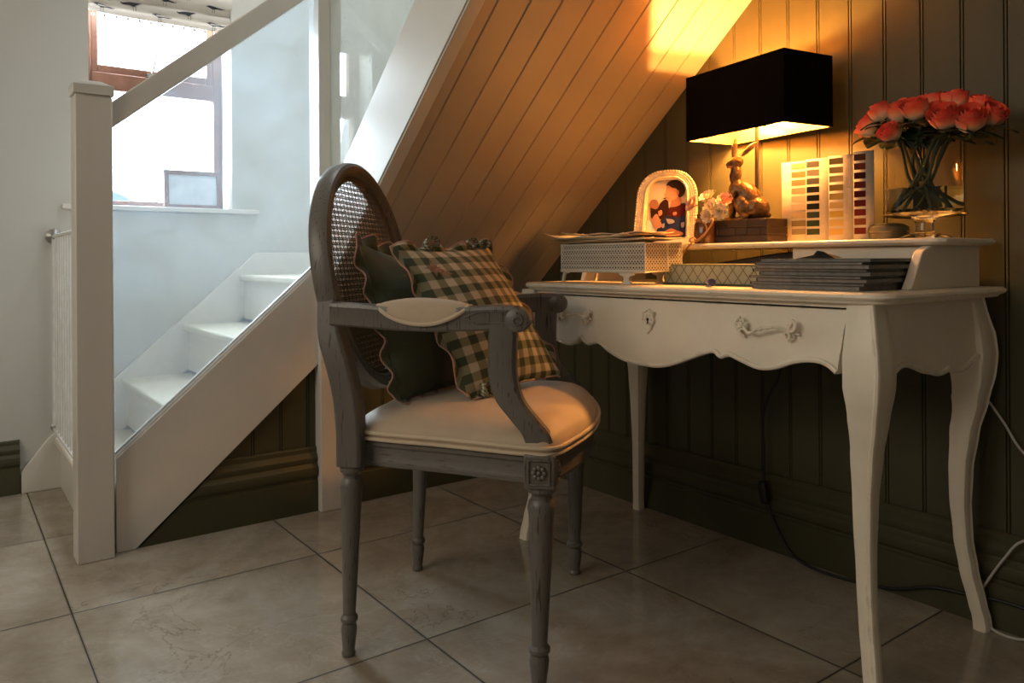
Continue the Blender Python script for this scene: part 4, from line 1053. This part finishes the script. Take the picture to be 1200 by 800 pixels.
# footed glass vase with roses
VX, VY = 1.824, 1.482
gv = thing('footed_vase', 'clear glass cylinder vase on a pedestal foot holding the roses', 'vase', (VX, VY, ZS))
z = ZS+.0005
MB().lathe([(.0585, z), (.060, z+.002), (.050, z+.006), (.026, z+.012), (.0185, z+.018), (.0175, z+.034), (.024, z+.042), (.060, z+.046), (.083, z+.050), (.084, z+.053), (.0795, z+.0555), (.0001, z+.0565)], (VX, VY, 0), 40).build('pedestal', M['vase'], gv)
MB().lathe([(.0795, z+.0560), (.0795, z+.200), (.0805, z+.204), (.0785, z+.206), (.0765, z+.203), (.0762, z+.0560)], (VX, VY, 0), 48, cap=False).build('vase_bowl', M['vasethin'], gv)
single(MB().lathe([(.0001, z+.0578), (.066, z+.0578), (.0752, z+.0628), (.0752, z+.108), (.0001, z+.108)], (VX, VY, 0), 40, cap=False), 'water', M['water'], 'clear water filling the lower third of the footed vase', 'water')

def rose_mats():
    m, nt, b = newmat('coral rose petal'); a = nt.nodes.new('ShaderNodeUVMap'); sx = nt.nodes.new('ShaderNodeSeparateXYZ'); L(nt, a.outputs[0], sx.inputs[0])
    n = noisetex(nt, 70, 3, coords(nt, 'Object'))
    fac = math_(nt, 'ADD', sx.outputs[1], math_(nt, 'MULTIPLY', math_(nt, 'SUBTRACT', n.outputs['Fac'], .5), .35))
    L(nt, ramp(nt, fac, [(.26, (.90,.76,.52)), (.48, (.94,.52,.30)), (.72, (.94,.22,.09)), (1.0, (.85,.07,.03))]), b.inputs['Base Color'])
    b.inputs['Roughness'].default_value = .55; b.inputs['Subsurface Weight'].default_value = .0; b.inputs['Sheen Weight'].default_value = .2
    return m
M['rose'] = rose_mats()
def bloom_mesh(seed, openn=1.0):
    """cup of overlapping petals in local coordinates, axis +z, unit radius"""
    rnd = random.Random(seed); mb = MB(); uvs = []
    rings = [(2, .17, 1.0, .05), (3, .34, 1.0, .12), (4, .56, 1.0, .24), (4, .77, .97, .46*openn), (5, .95, .90, .8*openn)]
    for ri, (cnt, rad, ht, flare) in enumerate(rings):
        for k in range(cnt):
            a0 = 2*PI*(k/cnt)+ri*.9+rnd.uniform(-.12, .12); half = PI/cnt*1.38
            nu, nv = 8, 7; hh = ht*rnd.uniform(.93, 1.05)
            def P(u, v):
                a = a0+(u-.5)*2*half
                shp = math.sqrt(max(0, 1-(abs(2*u-1))**3.0*.75))
                zz = -.70+1.75*hh*v*(.74+.26*shp)
                prof = math.sin(min(1, v*1.35+.08)*PI/2)**.7
                r = rad*prof*(1+.03*ri*u)+.10*flare*max(0, v-.55)**1.5*4.0*(1-.3*abs(2*u-1))
                curl_ = .16*flare*max(0, v-.78)*4
                return V(r*math.cos(a), r*math.sin(a), zz-curl_*.55)
            mb.grid(P, nu, nv); uvs += [(i/nu, j/nv) for i in range(nu+1) for j in range(nv+1)]
    return mb, uvs
bloomdata = []
for s_ in range(4):
    mb, uvs = bloom_mesh(s_*5+2, (.8, 1.0, 1.2, .6)[s_]); o = mb.build('tmp_bloom', M['rose'], fixn=False, ang=180, uvs=uvs); bloomdata.append(o.data); bpy.data.objects.remove(o)
mb = MB()
for k in range(5):
    a = 2*PI*k/5; o = V(math.cos(a), math.sin(a), 0); t = V(-math.sin(a), math.cos(a), 0)
    mb.add([V(0,0,-.60)+t*.12, V(0,0,-.60)-t*.12, o*.55+V(0,0,-.42)-t*.16, o*.85+V(0,0,-.62), o*.55+V(0,0,-.42)+t*.16], [(0,1,2,3,4)])
mb.ball((0,0,-.62), (.26,.26,.2), 10, 6); sepd = mb.build('tmp_sep', M['leaf'], fixn=False); sepal = sepd.data; bpy.data.objects.remove(sepd)
roses = [((1.737,1.450,1.134), .0230, (-.45,-.45,.8), 0, 'pale coral rose at the upper left of the bouquet'), ((1.694,1.485,1.110), .0255, (-.9,-.25,.35), 2, 'coral rose at the far left of the bouquet, facing sideways'),
         ((1.784,1.412,1.081), .0225, (-.3,-.85,.25), 1, 'orange coral rose hanging lowest at the left, above the vase rim'), ((1.771,1.470,1.131), .0255, (-.2,-.5,.8), 2, 'red coral rose second along the top from the left'),
         ((1.832,1.430,1.124), .0260, (-.1,-.7,.65), 3, 'coral rose with cream base at the front centre of the bouquet top'), ((1.824,1.530,1.148), .0260, (0,-.1,1), 1, 'red rose at the back centre, topmost of the bouquet'),
         ((1.876,1.520,1.144), .0260, (.1,-.2,.95), 3, 'red-edged pale rose at the back, right of centre'), ((1.904,1.412,1.096), .0285, (.05,-.9,.4), 1, 'largest coral rose facing front, right of centre'),
         ((1.946,1.430,1.087), .0290, (.4,-.75,.45), 2, 'wide open red and cream rose at the right front'), ((1.936,1.505,1.124), .0240, (.5,-.1,.8), 0, 'small red rose at the upper right, behind the wide open one'),
         ((1.972,1.470,1.097), .0250, (.85,-.35,.35), 3, 'cream backed coral rose at the far right, pointing sideways'), ((1.758,1.535,1.146), .0250, (-.2,.1,1), 1, 'red rose at the back left of the bouquet'),
         ((1.855,1.470,1.120), .0240, (.1,-.3,1), 0, 'red rose tucked low in the bouquet centre')]
for i, (c, r, d, bi, lab) in enumerate(roses):
    c = V(VX+(c[0]-VX)*.92, VY+(c[1]-VY)*.92, c[2]-.004); d = (Vector(d).normalized()+V(0,0,.45)).normalized()
    t = thing('rose', lab, 'rose', c, 0, 'coral roses in the glass vase')
    q = d.to_track_quat('Z', 'Y')
    for nm, dat in (('bloom', bloomdata[bi]), ('sepals', sepal)):
        o = bpy.data.objects.new(nm, dat); C.objects.link(o); o.parent = t; o.rotation_mode = 'QUATERNION'; o.rotation_quaternion = q; o.scale = (r*1.0, r*1.0, r*1.08)
    # stem: gathers at the neck then spreads at the bottom of the vase
    rel = c-V(VX, VY, 0); ang = math.atan2(rel.y, rel.x)
    start = c-d*r*.55
    def within(v, lim): return max(-lim, min(lim, v))
    rr_ = random.Random(i*13+5)
    rimp = V(VX+within(rel.x*.5, .05)+rr_.uniform(-.010,.010), VY+within(rel.y*.5, .05)+rr_.uniform(-.010,.010), ZS+.213)
    mid = V(VX+within(rel.x*.15, .03)+rr_.uniform(-.022,.022), VY+within(rel.y*.15, .03)+rr_.uniform(-.022,.022), ZS+.120+rr_.uniform(-.015,.035))
    ea_ = ang+PI+rr_.uniform(-1.1,1.1); er_ = rr_.uniform(.030,.064)
    end = V(VX+er_*math.cos(ea_), VY+er_*math.sin(ea_), ZS+.064+rr_.uniform(0,.01))
    stp = spline([start, start-d*.012-V(0,0,.010), rimp, mid, (mid*.45+end*.55), end], 7)
    MB().tube(stp, .0033, 7).build('stem', M['stem'], t)
    for kk in range(6):
        mb = MB(); a = ang+(.5, -.6, 1.5, -1.7, 2.8, .1)[kk]; lc = stp[(2, 5, 8, 10, 13, 16)[kk]]
        ax = V(math.cos(a), math.sin(a), -.35+.25*(kk % 2)).normalized()
        if lc.z < ZS+.21: ax = V(math.cos(a)*.45, math.sin(a)*.45, (.8 if kk % 2 else -.75)).normalized()
        if lc.z < ZS+.125: continue
        q_ = Vector((lc.x-VX, lc.y-VY)); lim = .072-.050*(lc.z < ZS+.21)
        if lc.z < ZS+.21 and q_.length > lim: continue
        sd = ax.cross(V(0,0,1)).normalized(); up = sd.cross(ax); ln = (.054 if kk < 3 else .046)+.012*((i*7+kk*3) % 3)/2
        mb.grid(lambda u, w: lc+ax*ln*u+sd*(.019*(w-.5)*2*math.sin(PI*min(1, u*.96+.04))**.8)+up*(.006*math.sin(PI*u)-.003*abs(w-.5)*2), 8, 4)
        mb.build('leaf', M['leaf'], t, fixn=False, ang=180)

# ------------------------------------------------------------------ things on the desk top
z = ZT+.0005
tr = thing('wire_tray', 'cream pierced metal tray on little feet at the left of the desk', 'tray', (1.15, 1.21, z))
tx0, tx1, ty0, ty1, tz0, tz1 = .995, 1.312, 1.150, 1.282, ZT+.034, ZT+.104
def mesh_mat():
    m = bpy.data.materials.new('pierced cream metal'); m.use_nodes = True; nt = m.node_tree; b = nt.nodes['Principled BSDF']; out = nt.nodes['Material Output']
    b.inputs['Base Color'].default_value = (.66,.58,.46,1); b.inputs['Roughness'].default_value = .45
    return m
M['tray'] = plain('cream tray metal', (.68,.60,.48), .42, 0, .08)
# pierced sides: real perforated lattice of diagonal ribbons
def lattice(mb, fn, ln, h, pit, w):
    def seg(p0, p1, lift):
        d = (p1-p0); l = d.length; d /= l; sd = Vector((-d[1], d[0]))*w/2
        mb.add([fn(*(p0+sd), lift), fn(*(p1+sd), lift), fn(*(p1-sd), lift), fn(*(p0-sd), lift)], [(0,1,2,3)])
    k = -int(h/pit)-1
    while k*pit < ln:
        for sg in (1, -1):
            a = Vector((k*pit, 0 if sg > 0 else h)); b = Vector((k*pit+h, h if sg > 0 else 0))
            t0 = max(0, -a.x/h); t1 = min(1, (ln-a.x)/h)
            if t1-t0 > .02: seg(a+(b-a)*t0, a+(b-a)*t1, .0003*sg)
        k += 1
mb = MB(); h = tz1-tz0
lattice(mb, lambda u, v, o: V(tx0+u, ty0-o, tz0+v), tx1-tx0, h, .0105, .0027)
lattice(mb, lambda u, v, o: V(tx0+u, ty1+o, tz0+v), tx1-tx0, h, .0105, .0027)
lattice(mb, lambda u, v, o: V(tx1+o, ty0+u, tz0+v), ty1-ty0, h, .0105, .0027)
lattice(mb, lambda u, v, o: V(tx0-o, ty0+u, tz0+v), ty1-ty0, h, .0105, .0027)
for zz in (.2, .4, .6, .8):   # paler bands of closer piercing
    z2 = tz0+h*zz; mb.tube([(tx0, ty0, z2), (tx1, ty0, z2), (tx1, ty1, z2), (tx0, ty1, z2)], .0013, 6, closed=True)
mb.build('pierced_side', M['tray'], tr, fixn=False, ang=180)
mb = MB()
for zz, rr in ((tz0, .0042), (tz1, .0030)): mb.tube([(tx0, ty0, zz), (tx1, ty0, zz), (tx1, ty1, zz), (tx0, ty1, zz)], rr, 8, closed=True)
for x, y in ((tx0, ty0), (tx1, ty0), (tx1, ty1), (tx0, ty1), (tx1, ty0+.08)): mb.tube([(x, y, tz0), (x, y, tz1)], .0022, 6)
mb.build('rim', M['tray'], tr)
mb = MB(); e = .004
for b in ((tx0+e, tx1-e, ty0+e, ty0+e+.001), (tx0+e, tx1-e, ty1-e-.001, ty1-e), (tx0+e, tx0+e+.001, ty0+e+.001, ty1-e-.001), (tx1-e-.001, tx1-e, ty0+e+.001, ty1-e-.001)): mb.box(*b, tz0+.002, tz1-.003)
mb.build('shade_liner', plain('brown lining', (.16,.10,.05), .8), tr); MB().box(tx0, tx1, ty0, ty1, tz0, tz0+.002).build('bottom', M['tray'], tr)  # added brown sheet: its colour stands for shade behind the pierced holes
for x, y, sx in ((tx0+.012, ty0+.006, -1), (tx0+.012, ty1-.006, -1), (1.245, ty0+.004, 1), (1.245, ty1-.006, 1)):
    mb = MB()
    if sx < 0: mb.sweep(spline([V(x+.012, y, tz0-.002), V(x-.004, y, tz0-.006), V(x-.010, y, z+.014), V(x-.012, y, z+.002)], 5), [(-.004,-.003), (.004,-.003), (.004,.003), (-.004,.003)], up=V(0,1,0))
    else: mb.prism(sp2([(x-.028, tz0-.003), (x-.024, z+.024), (x-.011, z+.020), (x-.010, z+.010), (x-.016, z+.004), (x-.012, z), (x+.012, z), (x+.016, z+.004), (x+.010, z+.010), (x+.011, z+.020), (x+.024, z+.024), (x+.028, tz0-.003)], 3), 'y', y-.003, y+.003)
    mb.build('foot', M['tray'], tr)
# papers lying on the tray
def sheet(name, cx, cy, w, d, rot, z, curlv, mat, label, seed, th=.0012, group='papers on the wire tray', cat='paper'):
    mb = MB(); R3 = Matrix.Rotation(rot, 3, 'Z')
    def fn(u, v):
        p = R3 @ V((u-.5)*w, (v-.5)*d, 0)
        e = max(0, abs(u-.5)*2-.6)/.4; e2 = max(0, abs(v-.5)*2-.5)/.5
        return V(cx+p.x, cy+p.y, z+curlv*(e*e*(1 if u < .5 else .5)+.4*e2*e2)+.0034*noise.noise(V(u*5+seed, v*4, seed)))
    mb.grid(fn, 20, 10); return single(mb, name, mat, label, cat, group, ang=180, fixn=False, solid=th)
zt = tz1+.0045
sheet('paper', 1.135, 1.205, .335, .150, .02, zt, .010, M['paperd'], 'brown-edged paper lowest on the wire tray', 1.0)
sheet('paper', 1.165, 1.215, .330, .160, -.03, zt+.0050, .006, M['paper'], 'ivory paper second up on the wire tray', 2.2)
sheet('paper', 1.115, 1.190, .290, .150, .06, zt+.0100, .014, M['paper'], 'ivory paper curling up at its left end on the tray', 3.1)
sheet('paper', 1.215, 1.200, .210, .140, -.10, zt+.0150, .004, M['paperd'], 'aged paper on the right half of the tray pile', 4.7)
sheet('paper', 1.150, 1.210, .270, .140, .10, zt+.0200, .007, M['paper'], 'cream paper topmost on the tray, below the photo frame', 5.9)
# lattice patterned flat box
gb = thing('lattice_box', 'flat grey-green box with gold lattice pattern under the shelf', 'box', (1.44, 1.31, z))
def lattice_mat():
    m, nt, b = newmat('grey green lattice print'); sx = nt.nodes.new('ShaderNodeSeparateXYZ'); tc = nt.nodes.new('ShaderNodeTexCoord'); L(nt, tc.outputs['Object'], sx.inputs[0])
    def ln(s_):
        q_ = math_(nt, 'FRACT', math_(nt, 'ADD', math_(nt, 'MULTIPLY', math_(nt, 'ADD', sx.outputs[0], math_(nt, 'MULTIPLY', sx.outputs[2], s_)), 34.0), 50.0))
        a = math_(nt, 'ABSOLUTE', math_(nt, 'SUBTRACT', q_, .5)); return ramp(nt, a, [(.43, (0,0,0)), (.46, (1,1,1))])
    mk = math_(nt, 'MAXIMUM', ln(.8), ln(-.8))
    L(nt, mix(nt, mk, (.31,.34,.25), (.14,.12,.06)), b.inputs['Base Color']); b.inputs['Roughness'].default_value = .5
    return m
lm = lattice_mat()
MB().box(1.286, 1.578, 1.245, 1.383, z, z+.047).build('box_body', lm, gb, bevel=.0015)
MB().box(1.284, 1.580, 1.243, 1.385, z+.047, z+.051).build('box_lid', plain('green box edge', (.22,.22,.13), .5), gb, bevel=.001)
MB().box(1.284, 1.580, 1.243, 1.385, z, z+.004).build('box_base', plain('dark green edge', (.06,.08,.04), .5), gb)
# blue pen pointing at the viewer, lying in front of the box
pn = thing('pen', 'dark blue marker pen lying in front of the lattice box', 'pen', (1.50, 1.17, z))
d = V(.70, -.71, 0); p0 = V(1.478, 1.190, z+.0105)
MB().tube([p0, p0+d*.040, p0+d*.042], [.0085, .0085, .006], 14).build('cap', M['blue'], pn)
MB().tube([p0-d*.030+V(0,0,0), p0-d*.001], [.0072, .0078], 14).build('barrel', plain('pale lilac barrel', (.35,.32,.5), .4), pn)
# black slim case inside the shelf
single(MB().prism([(1.28, 0), (1.545, 0), (1.545, .080), (1.50, .078), (1.28, .050)], 'y', 1.43, 1.57, M=Matrix.Translation((0,0,z))), 'document_case', M['blackp'], 'black case pushed under the shelf behind the lattice box', 'case', bevel=.004)
# magazines
mcols = [(.22,.20,.17), (.07,.065,.06), (.14,.13,.12), (.05,.045,.045), (.17,.15,.12), (.075,.07,.07), (.24,.21,.17), (.055,.055,.06), (.12,.115,.11)]
mlab = ['grey magazine at the bottom of the desk stack', 'charcoal magazine second from the bottom of the stack', 'mid grey magazine third from the bottom of the stack', 'near black magazine fourth from the bottom of the stack', 'taupe magazine at the middle of the stack',
        'dark grey magazine just above the middle of the stack', 'pale spined magazine third from the top of the stack', 'slate magazine second from the top of the stack', 'grey magazine topmost, with a black dog-eared page']
zz = z; rnd = random.Random(4)
pgm = plain('magazine page edges', (.22,.20,.175), .7, var=.2, scale=80)
for i in range(9):
    th = [.0085, .006, .0075, .005, .008, .0055, .0075, .0055, .0065][i]
    mg = thing('magazine', mlab[i], 'magazine', (1.745, 1.275, zz), 0, 'magazines stacked on the desk')
    R3 = Matrix.Translation((1.740+rnd.uniform(-.012,.008), 1.274+rnd.uniform(-.008,.005), zz)) @ Matrix.Rotation(rnd.uniform(-.035,.035), 4, 'Z')
    hx, hy = .122+rnd.uniform(-.004,.004), .102
    def wob(u, v): return .0013*noise.noise(V(u*3+i*7, v*3, i))
    mb = MB()
    mb.grid(lambda u, v: R3 @ V(-hx+2*hx*u+.001, -hy+2*hy*v, .0006+wob(u, v)*.3), 12, 6); mb.grid(lambda u, v: R3 @ V(-hx+2*hx*u+.001, -hy+2*hy*v, th-.0006+wob(u, v)), 12, 6)
    for fn in (lambda u, v: R3 @ V(-hx+2*hx*u+.001, -hy, .0006+(th-.0012)*v), lambda u, v: R3 @ V(-hx+2*hx*u+.001, hy, .0006+(th-.0012)*v), lambda u, v: R3 @ V(hx+.001, -hy+2*hy*u, .0006+(th-.0012)*v), lambda u, v: R3 @ V(-hx+.001, -hy+2*hy*u, .0006+(th-.0012)*v)): mb.grid(fn, 6, 1)
    mb.build('pages', pgm, mg)
    cm_ = plain('magazine cover %d' % i, mcols[i], .3, var=.25, scale=18)
    mb = MB(); e = .0015
    # cover wraps round the left spine
    prof = [(hx+e, .0002), (-hx, .0002), (-hx-e, .001), (-hx-e-.0006, th*.5), (-hx-e, th-.001), (-hx, th-.0002), (hx+e, th-.0002)]
    mb.grid(lambda u, v: (lambda k: R3 @ V(prof[k][0], -hy-e+(2*hy+2*e)*v, prof[k][1]+(.0006*noise.noise(V(v*5+i*3, k, 1)) if 0 < k < 6 else 0)))(round(u*6)), 6, 10)
    mb.build('cover', cm_, mg, ang=50, fixn=False, solid=.0006)
    if i == 8:
        a = R3 @ V(.010, -hy-.002, th+.0005)
        MB().add([a+V(-.045,0,0), a+V(.042,0,0), a+V(.012,.006,.014), a+V(.0,.005,.016), a+V(-.012,.010,.007), a+V(-.03,.03,.001), a+V(.04,.03,.001)], [(0,4,3,2,1), (0,5,4), (5,6,2,3,4), (1,2,6)]).build('dog_eared_page', M['blackp'], mg, fixn=False, ang=60)
    zz += th+.0003

# ------------------------------------------------------------------ cables
mb = MB(); pts = spline([(1.40,1.594,.60), (1.385,1.594,.50), (1.345,1.592,.42), (1.329,1.592,.365), (1.333,1.592,.28), (1.333,1.592,.205), (1.345,1.585,.145), (1.380,1.584,.075), (1.43,1.580,.020), (1.50,1.578,.005), (1.60,1.585,.005), (1.70,1.588,.020), (1.78,1.592,.05), (1.86,1.594,.06), (1.95,1.592,.07), (2.1,1.590,.06), (2.3,1.585,.005)], 8)
lc = thing('lamp_cord', 'black lamp cord hanging below the desk and along the baseboard', 'cord', (1.45, 1.59, 0))
MB().tube(pts, .0038, 8).build('flex', M['black'], lc)
MB().box(-.011, .011, -.012, .010, -.030, .030, M=Matrix.Translation((1.3395,1.584,.165)) @ Matrix.Rotation(-.2, 4, 'Y')).build('inline_switch', M['black'], lc, bevel=.005)
mb = MB().tube(spline([(1.88,1.622,.51), (1.924,1.620,.45), (1.965,1.617,.39), (2.06,1.612,.32), (2.09,1.600,.26), (2.02,1.597,.232), (1.965,1.594,.207), (1.935,1.592,.165), (1.905,1.592,.112), (1.885,1.592,.07), (1.888,1.590,.03), (1.915,1.585,.005), (1.963,1.580,.005), (2.02,1.582,.02), (2.2,1.585,.005)], 7), .0028, 8)
single(mb, 'white_cord', M['cordw'], 'thin white cable curling behind the right rear desk leg', 'cord')

# ------------------------------------------------------------------ light
wd = bpy.data.worlds.new('World'); bpy.context.scene.world = wd; wd.use_nodes = True
bg = wd.node_tree.nodes['Background']; bg.inputs['Color'].default_value = (.86,.93,1,1); bg.inputs['Strength'].default_value = 8.0
def area(name, loc, target, sx, sy, power, col):
    l = bpy.data.lights.new(name, 'AREA'); l.shape = 'RECTANGLE'; l.size = sx; l.size_y = sy; l.energy = power; l.color = col
    o = bpy.data.objects.new(name, l); C.objects.link(o); o.location = loc
    o.rotation_euler = (Vector(target)-Vector(loc)).to_track_quat('-Z', 'Y').to_euler(); return o
area('window_daylight', (wx-.14, .46, 1.50), (1.2, .30, .75), .50, .85, 60, (.86,.93,1))
area('room_fill', (1.3, Y1+.05, 1.55), (1.3, 1.3, .5), 2.2, 1.5, 44, (1,.88,.72))  # added soft fill opposite the desk, for light from an unseen opening
area('landing_fill', (.3, .9, 3.3), (.3, .9, 0), 1.2, .8, 40, (.92,.96,1))  # added fill at the top of the shaft, brightens the dim stairwell
sc = bpy.context.scene
sc.view_settings.view_transform = 'Standard'; sc.view_settings.look = 'None'; sc.view_settings.exposure = 0.0
